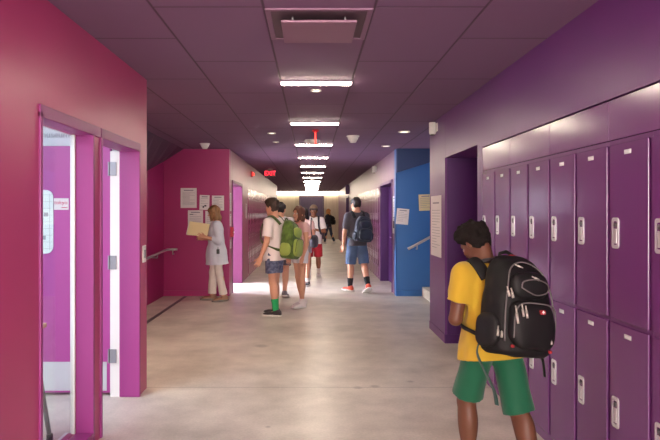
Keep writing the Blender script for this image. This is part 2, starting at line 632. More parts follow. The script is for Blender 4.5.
struct('floor', bx((-6.0, -4.0, -0.12), (4.2, YE + 0.2, 0.0)), M['concrete'])
struct('ceiling', bx((-6.0, -4.0, H), (4.2, YE + 0.2, H + 0.12)), M['ceiling'])
struct('wall_behind', bx((-6.0, -4.15, 0), (4.2, -4.0, H)), M['white_wall'])
struct('fill_window', bx((-1.25, -3.995, 0.5), (1.4, -3.96, 2.45)), M['fill_glow'])  # added glowing panel behind the camera to brighten near walls and ceiling
struct("fill_window_frame", bx((-0.03, -3.96, 0.5), (0.03, -3.93, 2.45)), M['white_plastic'])

# near left wall with a glazed sidelight and a doorway
bm = bmesh.new()
X0 = XL - 0.155
for lo, hi in (((X0, -4.0, 0), (XL, 3.18, H)), ((X0, 3.18, 2.0), (XL, 5.0, H)), ((X0, 5.0, 0), (XL, 5.25, H)),
               ((XL - 0.130, 3.94, 0), (XL, 4.10, 2.0)), ((X0, 3.18, 0), (XL, 3.94, 0.085))):
    add_box(bm, lo, hi)
add_box(bm, (-6.0, 5.2, 0), (X0, 5.25, H))
struct('wall_left', bm, M['rose'])
bm = bmesh.new()                      # white lining of the room behind it
X1 = X0 - 0.02
for lo, hi in (((X1, -0.2, 0), (X0, 3.18, H)), ((X1, 3.18, 2.0), (X0, 5.0, H)), ((X1, 5.02, 0), (X0, 5.2, H)),
               ((X1, 4.03, 0), (XL - 0.129, 4.095, 2.0)), ((X1, 3.18, 0), (X0, 3.95, 0.085))):
    add_box(bm, lo, hi)
add_box(bm, (-5.0, 5.12, 0), (X1, 5.2, H))
add_box(bm, (-5.0, -0.2, 0), (-4.9, 5.12, H))
add_box(bm, (-4.9, -0.2, 0), (X1, -0.1, H))
struct('wall_room', bm, M['white_wall'])
# frames round both openings
def frame_bm(y0, y1, zt, w, x0, x1, sill=None, wt=None, y2=None):
    b = bmesh.new()
    y0 += 0.005; y1 -= 0.005; zt -= 0.005; w += 0.005; wt = (wt or w) + 0.005
    add_box(b, (x0, y0 - w, 0), (x1, y0, zt + w), 0.004)
    add_box(b, (x0, y1, 0), (x1, y1 + w, zt + w), 0.004)
    add_box(b, (x0, y0 - w, zt), (x1, y2 or (y1 + w), zt + (wt or w)), 0.004)
    if sill: add_box(b, (x0, y0, 0.0), (x1, y1, sill), 0.004)
    return b
struct('window_1', frame_bm(3.19, 3.935, 1.995, 0.024, XL - 0.10, XL + 0.012, 0.09, 0.062, 4.07), M['magenta_trim'])
gl = struct('window_1_glass', bx((XL - 0.118, 3.18, 0.085), (XL - 0.110, 3.945, 2.0)), M['glass'])
struct('door_1', frame_bm(4.105, 4.995, 1.995, 0.024, XL - 0.15, XL + 0.012, None, 0.062), M['magenta_trim'])
struct('trim_1', bx((XL - 0.127, 3.922, 0.085), (XL - 0.105, 3.938, 1.992)), M['white_plastic'])
struct('trim_2', bx((-1.632, 5.005, 0.0), (-1.552, 5.02, 1.995)), M['white_plastic'])

# alcove on the left with its stair
M['alcove'] = mat('magenta alcove paint', (164, 28, 102), 0.45, var=0.05, var_scale=1.2)
struct('wall_alcove', bx((-3.0, 11.0, 0), (XLF, 11.2, H)), M['alcove'])
struct('wall_stair', bx((-2.9, 5.25, 0), (-2.63, 11.0, H)), M['alcove'])
bm = bmesh.new()
ys = np.linspace(5.3, 11.0, 12)
A, B, B2 = [], [], []
for y in ys:
    A.append(bm.verts.new((-2.26, y, H + 0.01)))
    z = max(1.6, 2.40 - 0.215 * (11.0 - y))
    B.append(bm.verts.new((-2.63, y, z)))
    B2.append(bm.verts.new((-2.63, y, H + 0.01)))
for i in range(len(ys) - 1):
    bm.faces.new((A[i], A[i + 1], B[i + 1], B[i]))
    bm.faces.new((A[i], B2[i], B2[i + 1], A[i + 1]))
    bm.faces.new((B[i], B[i + 1], B2[i + 1], B2[i]))
bm.faces.new((A[0], B[0], B2[0])); bm.faces.new((A[-1], B2[-1], B[-1]))
struct('ceiling_soffit', bm, M['soffit'])
struct('baseboard_alcove', bx((-2.63, 10.985, 0), (XLF, 11.0, 0.10)), M['alcove'])
struct('trim_3', bx((-2.26, 5.6, 0.0), (-2.20, 10.98, 0.003)), M['steel_dark'])

# far left corridor wall: doorway, then lockers, then the side hall
bm = bmesh.new()
for lo, hi in (((XLF - 0.2, 11.19, 0), (XLF - 0.001, 11.45, H)), ((XLF - 0.2, 11.45, 2.04), (XLF, 13.0, H)), ((XLF - 0.2, 13.0, 0), (XLF, 14.25, H)),
               ((XLF - 0.2, 14.25, 2.05), (XLF, 26.6, H)), ((XLF - 0.55, 14.05, 0), (XLF - 0.42, 26.6, 2.05)), ((XLF - 0.42, 26.4, 0), (XLF, 26.6, 2.05))):
    add_box(bm, lo, hi)
struct('wall_left_far', bm, mat('rose corridor paint', (150, 78, 104), 0.38, spec=0.5, var=0.05, var_scale=1.2))
struct('door_2', frame_bm(11.45, 13.0, 2.04, 0.05, XLF - 0.2, XLF + 0.012), mat('magenta doorway paint', (96, 16, 70), 0.5))
bm = bmesh.new()                      # bright room behind that doorway
for lo, hi in (((-4.6, 11.2, 0), (-1.66, 11.3, H)), ((-4.6, 13.6, 0), (-1.66, 13.7, H)), ((-4.7, 11.2, 0), (-4.6, 13.7, H)), ((-1.72, 13.05, 0), (-1.66, 13.6, H)), ((-1.72, 11.3, 0), (-1.66, 11.4, H))):
    add_box(bm, lo, hi)
struct('wall_classroom', bm, M['white_wall'])
struct('window_2', bx((-4.59, 11.5, 0.7), (-4.55, 13.4, 2.4)), M['daywin'])

# side hall at the far end and the end wall
struct('wall_end', bx((-6.0, YE, 0), (4.2, YE + 0.2, H)), M['beige_wall'])
struct('wall_side_hall', bx((-6.0, 26.6, 0), (XLF - 0.2, 26.7, H)), M['beige_wall'])
struct('wall_side_hall_end', bx((-6.2, 26.6, 0), (-6.0, YE, H)), M['beige_wall'])
struct('trim_4', bx((-5.9, YE - 0.16, H - 0.16), (XR - 0.02, YE - 0.03, H - 0.002)), M['cove'])
bm = frame_bm(-0.60, 0.60, 2.3, 0.06, 0, 1)
bm.free()
dr = thing('double_door', 'purple grey double door in the pale end wall of the corridor', 'door', (0.03, YE - 0.005, 0))
for s in (-1, 1):
    lf = obj('door_leaf', bx((min(0, s * 0.62), -0.05, 0.01), (max(0, s * 0.62), -0.005, 2.32), 0.006), mat('grey purple door', (84, 66, 96), 0.4), dr)
    obj('push_bar', bx((min(s * 0.08, s * 0.55), -0.10, 0.98), (max(s * 0.08, s * 0.55), -0.05, 1.04), 0.008), M['steel'], lf)
b = bmesh.new()
add_box(b, (-0.68, -0.06, 0), (-0.625, 0, 2.38)); add_box(b, (0.625, -0.06, 0), (0.68, 0, 2.38)); add_box(b, (-0.68, -0.06, 2.325), (0.68, 0, 2.38))
obj('door_frame', b, mat('dark purple frame', (72, 50, 84), 0.4), dr)

# right wall, near: bulkhead over the lockers, recess, pier
bm = bmesh.new()
add_box(bm, (XR - 0.006, -4.0, 2.078), (2.1, 5.52, H))
add_box(bm, (1.94, -4.0, 0), (2.1, 5.52, 2.05))
add_box(bm, (XR, 5.50, 0), (1.96, 5.68, 2.12))
add_box(bm, (XR + 0.001, 5.52, 2.12), (2.4, 7.05, H))
add_box(bm, (XR, 7.05, 0), (2.4, 7.95, H))
struct('wall_right', bm, M['purple'])
bm = bmesh.new()                      # inside of the recess: wall purple deepened to hold its shade
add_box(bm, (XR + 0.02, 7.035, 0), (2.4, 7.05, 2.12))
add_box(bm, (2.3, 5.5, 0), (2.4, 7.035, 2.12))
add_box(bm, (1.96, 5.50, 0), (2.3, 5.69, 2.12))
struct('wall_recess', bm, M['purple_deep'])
struct('baseboard_right', bx((XR - 0.008, 7.05, 0), (XR, 7.95, 0.10), 0.002), M['purple'])
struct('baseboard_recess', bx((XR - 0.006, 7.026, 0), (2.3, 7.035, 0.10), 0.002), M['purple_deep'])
# filler panels above the near lockers
yy = [5.50, 4.74, 3.96, 3.17, 2.38, 1.60, 0.8]
for i in range(len(yy) - 1):
    struct('trim_%d' % (5 + i), bx((XR - 0.004, yy[i + 1] + 0.002, 1.865), (XR + 0.4, yy[i] - 0.002, 2.070), 0.003), M['locker_band'])

# blue stair alcove
bm = bmesh.new()
add_box(bm, (XR - 0.02, 11.0, 0), (4.1, 11.2, H))
add_box(bm, (4.0, 7.9, 0), (4.1, 11.0, H))
add_box(bm, (2.4, 7.85, 0), (4.0, 7.95, H))
struct('wall_blue', bm, M['blue'])
struct('baseboard_blue', bx((XR - 0.02, 10.985, 0), (1.98, 11.0, 0.10), 0.002), M['blue'])
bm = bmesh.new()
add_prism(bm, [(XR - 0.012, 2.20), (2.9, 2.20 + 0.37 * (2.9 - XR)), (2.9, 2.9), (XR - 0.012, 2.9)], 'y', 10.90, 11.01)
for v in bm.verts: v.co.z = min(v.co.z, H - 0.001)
struct('ceiling_stair_shade', bm, M['soffit_shade'])  # thin upright plate; the stair soffit's shade is put into its dark blue
bm = bmesh.new()
for k in range(7):
    add_box(bm, (1.98 + 0.29 * k, 8.0, 0.0 if k == 0 else 0.165 * k), (4.0, 10.99, 0.165 * (k + 1)), 0.006)
st = struct('floor_stairs', bm, M['concrete_step'])

# far right corridor wall: dark doorway, lockers, second doorway
bm = bmesh.new()
xa, xb = 1.52, 2.1
for lo, hi in (((xa, 11.2, 0), (xb, 11.55, H)), ((xa, 11.0, 0), (xa + 0.01, 11.2, H)), ((xa, 11.55, 2.06), (xb, 13.4, H)), ((xa, 13.4, 0), (xb, 13.75, H)), ((xa, 13.75, 2.05), (xb, 24.3, H)),
               ((xa + 0.42, 13.75, 0), (xb, 24.3, 2.05)), ((xa, 24.3, 0), (xb, 24.6, H)), ((xa, 24.6, 2.1), (xb, 26.2, H)), ((xa, 26.2, 0), (xb, YE, H))):
    add_box(bm, lo, hi)
struct('wall_right_far', bm, mat('mauve corridor paint', (120, 78, 108), 0.38, spec=0.35, var=0.05, var_scale=1.2))
struct('door_3', frame_bm(11.55, 13.4, 2.06, 0.05, xa - 0.012, xa + 0.3), M['purple_deep'])
struct('door_4', frame_bm(24.6, 26.2, 2.1, 0.06, xa - 0.03, xa + 0.3), M['purple_deep'])
for nm, y0, y1, lab in (('corridor_door', 11.6, 13.35, 'dark purple door set back in the wall between blue stairwell and lockers'),
                        ('corridor_door', 24.66, 26.14, 'dark purple door at the far end of the plum lockers')):
    d = thing(nm, lab, 'door', (xa + 0.16, (y0 + y1) / 2, 0))
    w = (y1 - y0) / 2 - 0.006
    for s in (-1, 1):
        lf = obj('door_leaf', bx((0, min(0, s * w) + 0.003, 0.012), (0.045, max(0, s * w) - 0.003, 2.04), 0.004), M['purple_deep'], d)
        b = bmesh.new()
        add_tube(b, [(0, s * 0.09, 0.98), (-0.05, s * 0.09, 0.98), (-0.05, s * 0.2, 0.98)], 0.011)
        obj('door_handle', b, M['steel'], lf)
    struct('wall_behind_door', bx((xa + 0.42, y0 - 0.2, 0), (xa + 0.5, y1 + 0.2, 2.1)), M['purple_deep'])
# filler over the far lockers
struct('trim_20', bx((xa - 0.004, 13.76, 1.865), (xa + 0.4, 24.29, 2.046), 0.003), M['locker_plum'])
struct('trim_21', bx((XLF - 0.4, 14.26, 1.865), (XLF + 0.004, 26.39, 2.046), 0.003), M['locker_magenta'])

# ------------------------------------------------------------------ lockers
ORD = ['first', 'second', 'third', 'fourth', 'fifth', 'sixth', 'seventh', 'eighth', 'ninth', 'tenth', 'eleventh', 'twelfth', 'thirteenth',
       'fourteenth', 'fifteenth', 'sixteenth', 'seventeenth', 'eighteenth', 'nineteenth', 'twentieth', 'twenty-first', 'twenty-second',
       'twenty-third', 'twenty-fourth', 'twenty-fifth', 'twenty-sixth', 'twenty-seventh', 'twenty-eighth', 'twenty-ninth', 'thirtieth', 'thirty-first', 'thirty-second']

def latch_bm(y, z):
    """recessed steel latch cup: rounded plate with a sunk pocket and a lift tongue"""
    b = bmesh.new()
    out, mid, inn = rrect(0.070, 0.154, 0.016), rrect(0.064, 0.148, 0.014), rrect(0.044, 0.118, 0.010)
    rows = [(out, -0.012), (out, -0.0165), (mid, -0.018), (inn, -0.018), (inn, -0.0125)]
    R = [[b.verts.new((x, y + p, z + q)) for p, q in pts] for pts, x in rows]
    n = len(out)
    for r1, r2 in zip(R[:-1], R[1:]):
        for i in range(n):
            b.faces.new((r1[i], r1[(i + 1) % n], r2[(i + 1) % n], r2[i]))
    b.faces.new(R[-1])
    return b

def make_locker(mt, label, cat, group, k=1):
    t = thing('locker', label, cat, (0, 0, 0), 0, group)
    b = bmesh.new()
    add_box(b, (0.0, 0.0, 0.0), (0.395, 0.388, 1.862))
    obj('locker_body', b, mt, t)
    for z0, z1 in ((0.07, 0.945), (0.965, 1.838)):
        b = bmesh.new()
        add_box(b, (-0.013, 0.017, z0), (-0.0005, 0.371, z1), 0.004)
        d = obj('door', b, mt, t)
        zc = z0 + 0.43
        l = obj('latch', latch_bm(0.312, zc), M['steel'], d)
        b = bmesh.new()
        add_box(b, (-0.0175, 0.297, zc - 0.052), (-0.0125, 0.327, zc + 0.022), 0.002)
        obj('latch_lift', b, M['steel'], d)
        b = bmesh.new()
        add_lathe(b, [(0, -0.021), (0.011, -0.020), (0.013, -0.0125), (0, -0.0125)], 14, (0, 0.312, zc + 0.040), 'x')
        obj('lock_knob', b, M['steel_dark'], d, True)
        b = bmesh.new()
        add_box(b, (-0.0155, 0.162, z1 - 0.058), (-0.0128, 0.226, z1 - 0.036), 0.0012)
        for q in range(3):
            add_box(b, (-0.0175, 0.170 + q * 0.018, z1 - 0.053), (-0.015, 0.182 + q * 0.018, z1 - 0.041), 0.001)
        obj('number_plate', b, M['steel'], d)
    return t

lk = make_locker(M['locker_purple'], 'x', 'locker', 'purple lockers along the near wall')
for i in range(10):
    o = lk if i == 0 else copy_tree(lk)
    o.location = (XR, 5.495 - 0.39 * (i + 1), 0)
    if i == 0:
        o['label'] = 'purple two-tier steel locker at the end of the near bank, beside the dark recess'
    else:
        o['label'] = 'purple two-tier steel locker, %s of the near bank counting from the dark recess' % ORD[i]
lm = make_locker(M['locker_magenta'], 'x', 'locker', 'magenta lockers along the far corridor')
for i in range(31):
    o = lm if i == 0 else copy_tree(lm)
    o.rotation_euler = (0, 0, PI)
    o.location = (XLF, 14.26 + 0.39 * (i + 1), 0)
    o['label'] = 'magenta two-tier locker, %s along its wall counting from the bright magenta doorway' % ORD[i]
lp = make_locker(M['locker_plum'], 'x', 'locker', 'plum lockers along the far corridor')
for i in range(27):
    o = lp if i == 0 else copy_tree(lp)
    o.location = (xa, 13.76 + 0.39 * i, 0)
    o['label'] = 'plum two-tier locker, %s along its wall counting from the dark purple door' % ORD[i]

# ------------------------------------------------------------------ ceiling fittings
def strip_light(label):
    t = thing('ceiling_light', label, 'light', (0, 0, 0), 0, 'strip lights down the corridor ceiling')
    obj('housing', bx((-0.315, -0.06, -0.012), (0.315, 0.06, 0.0), 0.004), mat('mauve light housing', (150, 128, 146), 0.5), t)
    obj('diffuser', bx((-0.298, -0.038, -0.024), (0.298, 0.038, -0.011), 0.003), M['lamp'], t)
    return t
sl = strip_light('x')
LY = [5.32 + 2.44 * k for k in range(-3, 12)]
for i, y in enumerate(LY):
    o = sl if i == 0 else copy_tree(sl)
    o.location = (0.045, y, H)
    if y < 3:
        o['label'] = 'bright linear strip light on the ceiling nearer than the square air diffuser'
    else:
        o['label'] = 'bright linear strip light on the ceiling, %s beyond the square air diffuser' % ORD[i - 3]

t = thing('air_diffuser', 'square ceiling air diffuser with a flat drop panel', 'air diffuser', (0.045, 3.69, H))
b = bmesh.new()
for lo, hi in (((-0.30, -0.30, -0.012), (0.30, -0.27, -0.0005)), ((-0.30, 0.27, -0.012), (0.30, 0.30, -0.0005)), ((-0.30, -0.27, -0.012), (-0.27, 0.27, -0.0005)), ((0.27, -0.27, -0.012), (0.30, 0.27, -0.0005))):
    add_box(b, lo, hi, 0.003)
obj('diffuser_frame', b, mat('mauve painted metal', (124, 88, 116), 0.5), t)
obj('diffuser_neck', bx((-0.27, -0.27, -0.006), (0.27, 0.27, -0.001)), mat('dark diffuser throat', (92, 74, 84), 0.7), t)
obj('drop_panel', bx((-0.215, -0.215, -0.055), (0.215, 0.215, -0.04), 0.004), mat('mauve drop panel', (132, 94, 118), 0.5), t)
b = bmesh.new()
for x in (-0.15, 0.15):
    for y in (-0.15, 0.15):
        add_tube(b, [(x, y, -0.04), (x, y, -0.005)], 0.006, 8)
obj('hanger', b, M['grey_plastic'], t)

def dome(x, y, r, h, label, name='smoke_detector', cat='smoke detector', drop=0.0):
    t = thing(name, label, cat, (x, y, H))
    obj('mounting_plate', lathe([(0, 0), (r, 0), (r, -0.014), (0, -0.014)]), M['white_plastic'], t, True)
    obj('sensor_head', lathe([(r * 0.86, -0.014), (r * 0.78, -h * 0.5), (r * 0.55, -h * 0.8), (r * 0.45, -h), (0, -h)]), M['white_plastic'], t, True)
    return t
dome(0.62, 9.1, 0.095, 0.10, 'white cone-shaped smoke detector on the ceiling above the plum lockers side')
dome(-1.74, 10.1, 0.085, 0.09, 'white dome detector on the ceiling above the paper notices')
dome(0.035, 20.5, 0.10, 0.10, 'white detector between the distant strip lights')
t = dome(0.03, 9.55, 0.12, 0.07, 'white ceiling detector with a glowing red stem hanging below', 'beacon_detector', 'detector')
t.location = (0.02, 9.62, H)
t = thing('red_pendant', 'slender red glowing beacon rod hanging from the ceiling between strip lights', 'pendant', (0.06, 8.45, H))
obj('rod', lathe([(0.0, -0.19), (0.008, -0.19), (0.008, -0.03), (0.0, -0.03)], 12), M['red_emit'], t, True)  # emissive red rod below a small red cap
obj('cap', lathe([(0, 0), (0.045, 0), (0.045, -0.02), (0.02, -0.035), (0, -0.035)], 16), M['red_device'], t, True)

def can(x, y, label, r=0.06):
    t = thing('downlight', label, 'downlight', (x, y, H), 0, 'small round downlights')
    obj('trim_ring', lathe([(r * 0.7, -0.001), (r, -0.001), (r, -0.012), (r * 0.78, -0.014), (r * 0.7, -0.008)]), M['white_plastic'], t, True)
    obj('lens', lathe([(0, -0.001), (r * 0.7, -0.001), (r * 0.68, -0.009), (0, -0.011)]), M['downlight'], t, True)
can(0.045, 5.68, 'small round downlight just beyond the first strip light', 0.05)
can(-0.56, 8.75, 'small round downlight on the left ceiling tiles, the nearer of two')
can(-0.56, 9.85, 'small round downlight on the left ceiling tiles, the farther of two', 0.05)
can(1.30, 8.6, 'small round downlight in the ceiling beside the blue stairwell', 0.085)
can(1.27, 10.45, 'small round downlight in the ceiling short of the dark purple door', 0.075)

# exit sign
t = thing('exit_sign', 'red lit EXIT sign hanging from the ceiling over the magenta lockers', 'exit sign', (-1.06, 16.0, H))
obj('canopy', bx((-0.06, -0.025, -0.03), (0.06, 0.025, 0), 0.004), M['grey_plastic'], t)
obj('sign_box', bx((-0.135, -0.025, -0.225), (0.135, 0.025, -0.03), 0.006), mat('dark sign face', (44, 14, 22), 0.5), t)
text_mesh('lettering', 'EXIT', 0.165, 0.004, M['exit_red'], t, Matrix.Translation((0, -0.03, -0.128)) @ Matrix.Rotation(PI / 2, 4, 'X'), 0.86)

def cyl_camera(x, y, z, label):
    t = thing('security_camera', label, 'security camera', (x, y, z))
    obj('wall_plate', bx((-0.012, -0.05, -0.05), (-0.0005, 0.05, 0.05), 0.003), M['white_plastic'], t)
    obj('camera_body', lathe([(0, -0.09), (0.034, -0.085), (0.042, -0.07), (0.042, 0.055), (0.036, 0.06), (0, 0.06)], 20, (-0.056, 0, 0)), M['white_plastic'], t, True)
    obj('lens', lathe([(0, -0.098), (0.024, -0.096), (0.026, -0.085), (0, -0.085)], 16, (-0.056, 0, 0)), M['black_plastic'], t, True)
cyl_camera(XR, 7.5, 2.53, 'white cylindrical camera mounted high on the purple pier above the notice')
cyl_camera(1.52, 14.3, 2.5, 'white cylindrical camera high on the far wall above the plum lockers')

# ------------------------------------------------------------------ wall devices, papers
def sheet(name, label, cat, c, w, h, face, mt='paper', tilt=0.0, rows=8, ink='ink', title=True, group=None, art=None):
    """a sheet of paper on a wall; face: '-y' faces the camera, '-x' on right walls, '+x' on left walls"""
    Rz = {'-y': 0.0, '-x': -PI / 2, '+x': PI / 2}[face]
    t = thing(name, label, cat, c, Rz, group)
    t.rotation_euler = Euler((0, tilt, Rz), 'XYZ')
    b = bmesh.new()
    add_box(b, (-w / 2, -0.004, -h / 2), (w / 2, -0.0015, h / 2))
    obj('page', b, M[mt], t)
    b = bmesh.new()
    rr = random.Random(hash(label) % 1000 if False else len(label) * 7 + int(w * 1000))
    z = h / 2 - h * 0.12
    if title:
        add_box(b, (-w * 0.3, -0.0047, z - 0.008), (w * 0.3, -0.0039, z + 0.010)); z -= h * 0.12
    stepz = (z + h / 2 - h * 0.1) / max(1, rows)
    for k in range(rows):
        L = w * (0.76 if rr.random() > 0.25 else 0.45)
        add_box(b, (-w * 0.38, -0.0047, z - 0.0025), (-w * 0.38 + L, -0.0039, z + 0.0025)); z -= stepz
    obj('print_lines', b, M[ink], t)
    if art:
        b = bmesh.new()
        for ax, az, aw, ah in art:
            add_box(b, ((ax - aw / 2) * w, -0.0055, (az - ah / 2) * h), ((ax + aw / 2) * w, -0.0042, (az + ah / 2) * h), 0.0004)
        obj('print_block', b, M['ink_dark'], t)
    return t
def wx(px, y): return (px - 311) / 616 * y
def wz(py, y): return 1.5 - (py - 212) / 616 * y
yw = 10.998
G = 'paper notices on the alcove wall'
sheet('paper_notice', 'largest white printed notice, topmost and farthest from the woman', 'notice', (wx(188.7, yw), yw, wz(198, yw)), 0.285, 0.355, '-y', rows=11, group=G)
sheet('paper_notice', 'narrow white notice with a small dark picture above the woman\'s folder', 'notice', (wx(204.5, yw), yw, wz(202.5, yw)), 0.175, 0.265, '-y', rows=4, group=G, art=[(0.1, -0.22, 0.22, 0.1), (-0.1, -0.3, 0.16, 0.12)], tilt=0.03)
sheet('paper_notice', 'white notice above the woman\'s head next to the wall corner', 'notice', (wx(218, yw), yw, wz(203, yw)), 0.215, 0.265, '-y', rows=7, group=G)
sheet('paper_notice', 'white notice with a dark corner block, low and right behind the manila folder', 'notice', (wx(195.5, yw), yw, wz(219.5, yw)), 0.27, 0.33, '-y', rows=7, group=G, art=[(-0.28, -0.4, 0.26, 0.08), (-0.26, 0.28, 0.24, 0.03)])
sheet('paper_notice', 'white notice mostly hidden behind the woman\'s face', 'notice', (wx(211.5, yw), yw, wz(220, yw)), 0.22, 0.32, '-y', rows=6, group=G)
# narrow notices on the corridor wall just past the alcove
sheet('paper_notice', 'narrow white notice edge-on beside the bright magenta doorway, upper', 'notice', (XLF + 0.001, 11.17, wz(202, 11.17)), 0.20, 0.33, '+x', rows=7)
sheet('paper_notice', 'narrow white notice edge-on above the red alarm, middle', 'notice', (XLF + 0.001, 11.15, wz(220, 11.15)), 0.18, 0.22, '+x', rows=5)
sheet('paper_notice', 'narrow white notice edge-on below the red alarm, lowest', 'notice', (XLF + 0.001, 11.17, wz(244, 11.17)), 0.18, 0.16, '+x', rows=4)
sheet('paper_notice', 'small tilted white notice on the wall at the start of the magenta lockers', 'notice', (XLF + 0.001, 13.85, wz(211, 13.9)), 0.2, 0.33, '+x', rows=6, tilt=0.12)
# right side papers
sheet('wall_notice', 'tall white printed notice on the purple pier beside the dark recess', 'notice', (XR - 0.001, 7.55, wz(226, 7.55)), 0.62, 0.74, '-x', rows=14)
sheet('paper_notice', 'white notice on the corner wall before the dark purple door, upper of two', 'notice', (1.519, 11.28, wz(206, 11.3)), 0.3, 0.36, '-x', rows=8)
sheet('paper_notice', 'white notice with a dark picture on the corner wall, lower of two', 'notice', (1.519, 11.30, wz(224.5, 11.3)), 0.3, 0.33, '-x', rows=2, art=[(0, 0.0, 0.5, 0.4)])
sheet('paper_notice', 'white notice taped crookedly on the blue stairwell wall', 'notice', (wx(402.5, yw), yw, wz(216.5, yw)), 0.22, 0.28, '-y', rows=6, tilt=0.09)
sheet('paper_notice', 'cream notice on the blue stairwell wall nearest the purple pier', 'notice', (wx(425.5, yw), yw, wz(202.5, yw)), 0.24, 0.29, '-y', mt='paper_cream', rows=6, tilt=-0.04)

t = thing('light_switch', 'white light switch plate at the end of the rose wall beside the doorway', 'light switch', (XL, 5.15, 1.15))
obj('switch_plate', bx((0.0005, -0.045, -0.07), (0.010, 0.045, 0.07), 0.003), M['white_plastic'], t)
obj('rocker', bx((0.009, -0.017, -0.034), (0.015, 0.017, 0.034), 0.002), M['grey_plastic'], t)
t = thing('fire_alarm_pull', 'red fire alarm pull box on the corridor wall by the bright doorway', 'fire alarm', (XLF, 11.2, wz(232, 11.2)))
obj('alarm_box', bx((0.0005, -0.06, -0.09), (0.05, 0.06, 0.09), 0.006), M['red_device'], t)
obj('pull_handle', bx((0.05, -0.035, -0.02), (0.062, 0.035, 0.01), 0.003), M['white_plastic'], t)
t = thing('exit_reflection', 'red exit sign reflection high on the wall above the magenta lockers', 'fire alarm', (XLF, 15.0, 2.42))  # box standing in for the exit sign's red reflection on the wall
obj('reflection_box', bx((0.0005, -0.09, -0.07), (0.05, 0.09, 0.07), 0.006), M['red_device'], t)
obj('reflection_core', bx((0.05, -0.06, -0.03), (0.075, 0.06, 0.03), 0.008), M['red_emit'], t)
t = thing('hanging_sign', 'dark sign blade sticking out above the farthest dark purple door', 'sign', (1.52, 24.35, 2.22))
obj('sign_panel', bx((-0.16, -0.015, -0.02), (-0.01, 0.015, 0.36), 0.003), M['purple_deep'], t)
obj('bracket', bx((-0.012, -0.03, 0.05), (-0.0005, 0.03, 0.3), 0.002), M['black_plastic'], t)

# handrails
t = thing('stair_handrail', 'grey steel handrail wrapping the corner of the rose alcove', 'handrail')
obj('rail', tube([(-2.545, 7.6, 0.60), (-2.545, 9.6, 0.78), (-2.545, 10.70, 0.83), (-2.53, 10.86, 0.836), (-2.48, 10.91, 0.836), (-2.37, 10.915, 0.836)], 0.021, 12), M['rail'], t, True)
for p, q in (((-2.629, 10.2, 0.74), (-2.545, 10.2, 0.80)), ((-2.629, 8.4, 0.60), (-2.545, 8.4, 0.665)), ((-2.45, 10.998, 0.75), (-2.45, 10.92, 0.82))):
    obj('bracket', tube([p, (q[0], q[1], p[2]), q], 0.010, 8), M['rail'], t, True)
t = thing('blue_stair_handrail', 'sloping grey handrail on the blue stairwell wall', 'handrail')
obj('rail', tube([(1.72, 10.92, 0.845), (1.80, 10.915, 0.885), (2.12, 10.915, 1.06), (2.9, 10.915, 1.48)], 0.024, 12), M['rail'], t, True)
for x in (1.88, 2.45):
    z = 0.885 + (x - 1.8) * 0.545
    obj('bracket', tube([(x, 10.998, z - 0.09), (x, 10.93, z - 0.09), (x, 10.915, z - 0.02)], 0.010, 8), M['rail'], t, True)

# ------------------------------------------------------------------ room behind the sidelight
d = thing('open_door', 'magenta door with steel kick plate standing open inside the bright doorway', 'door', (-1.64, 5.06, 0.0))
obj('door_leaf', bx((-0.86, -0.022, 0.022), (0.0, 0.022, 2.04), 0.003), M['magenta_door'], d)
obj('kick_plate', bx((-0.83, -0.0255, 0.04), (-0.03, -0.0222, 0.275)), M['steel'], d)
for z in (0.33, 1.09, 1.85):
    b = bmesh.new()
    add_box(b, (-0.004, -0.064, z - 0.055), (0.060, -0.057, z + 0.055), 0.001)
    add_box(b, (-0.004, -0.06, z - 0.055), (0.0, -0.02, z + 0.055), 0.001)
    add_tube(b, [(0.0, -0.066, z - 0.056), (0.0, -0.066, z + 0.056)], 0.008, 10)
    obj('hinge', b, M['steel_mid'], d)
b = bmesh.new()
add_tube(b, [(-0.79, -0.022, 1.0), (-0.79, -0.075, 1.0), (-0.68, -0.075, 1.0)], 0.011)
obj('door_handle', b, M['steel'], d)
t = thing('door_sign', 'small white sign with pink lettering on the open magenta door', 'sign', (-2.040, 5.036, 1.565))
obj('sign_plate', bx((-0.060, -0.004, -0.047), (0.060, -0.0005, 0.047), 0.001), M['paper'], t)
text_mesh('lettering', 'tokyo', 0.046, 0.0008, M['ink_pink'], t, Matrix.Translation((-0.003, -0.005, 0.012)) @ Matrix.Rotation(PI / 2, 4, 'X'))
obj('underline', bx((0.0, -0.0052, -0.032), (0.05, -0.0042, -0.026)), M['ink_pink'], t)
t = thing('wall_calendar', 'tall white rounded calendar sheet with fine grid on the open magenta door', 'calendar', (-2.285, 5.036, 1.42))
b = bmesh.new()
add_prism(b, rrect(0.36, 0.52, 0.06), 'y', -0.004, -0.0006)
obj('page', b, mat('pale calendar paper', (222, 230, 226), 0.8), t)
b = bmesh.new()
for k in range(9):
    z = -0.22 + k * 0.055
    add_box(b, (-0.17, -0.0048, z - 0.001), (0.17, -0.0038, z + 0.001))
for k in range(6):
    x = -0.15 + k * 0.06
    add_box(b, (x - 0.001, -0.0048, -0.23), (x + 0.001, -0.0038, 0.23))
obj('grid_lines', b, M['ink'], t)
b = bmesh.new()
for x, z in ((0.10, -0.13), (0.04, -0.13), (0.12, 0.06)):
    add_box(b, (x - 0.018, -0.0054, z - 0.016), (x + 0.018, -0.0040, z + 0.016), 0.0004)
obj('print_block', b, M['ink'], t)
t = thing('wall_lettering', 'grey word lettering on the white wall above the open magenta door', 'lettering', (-2.13, 5.118, 2.14))
text_mesh('letters', 'museum', 0.075, 0.002, mat('pale grey lettering', (186, 188, 194), 0.7), t, Matrix.Translation((0, -0.004, 0)) @ Matrix.Rotation(PI / 2, 4, 'X'))
t = thing('roller_blind', 'grey roller blind housing above the sidelight inside the bright room', 'blind', (-1.80, 4.0, 2.27))
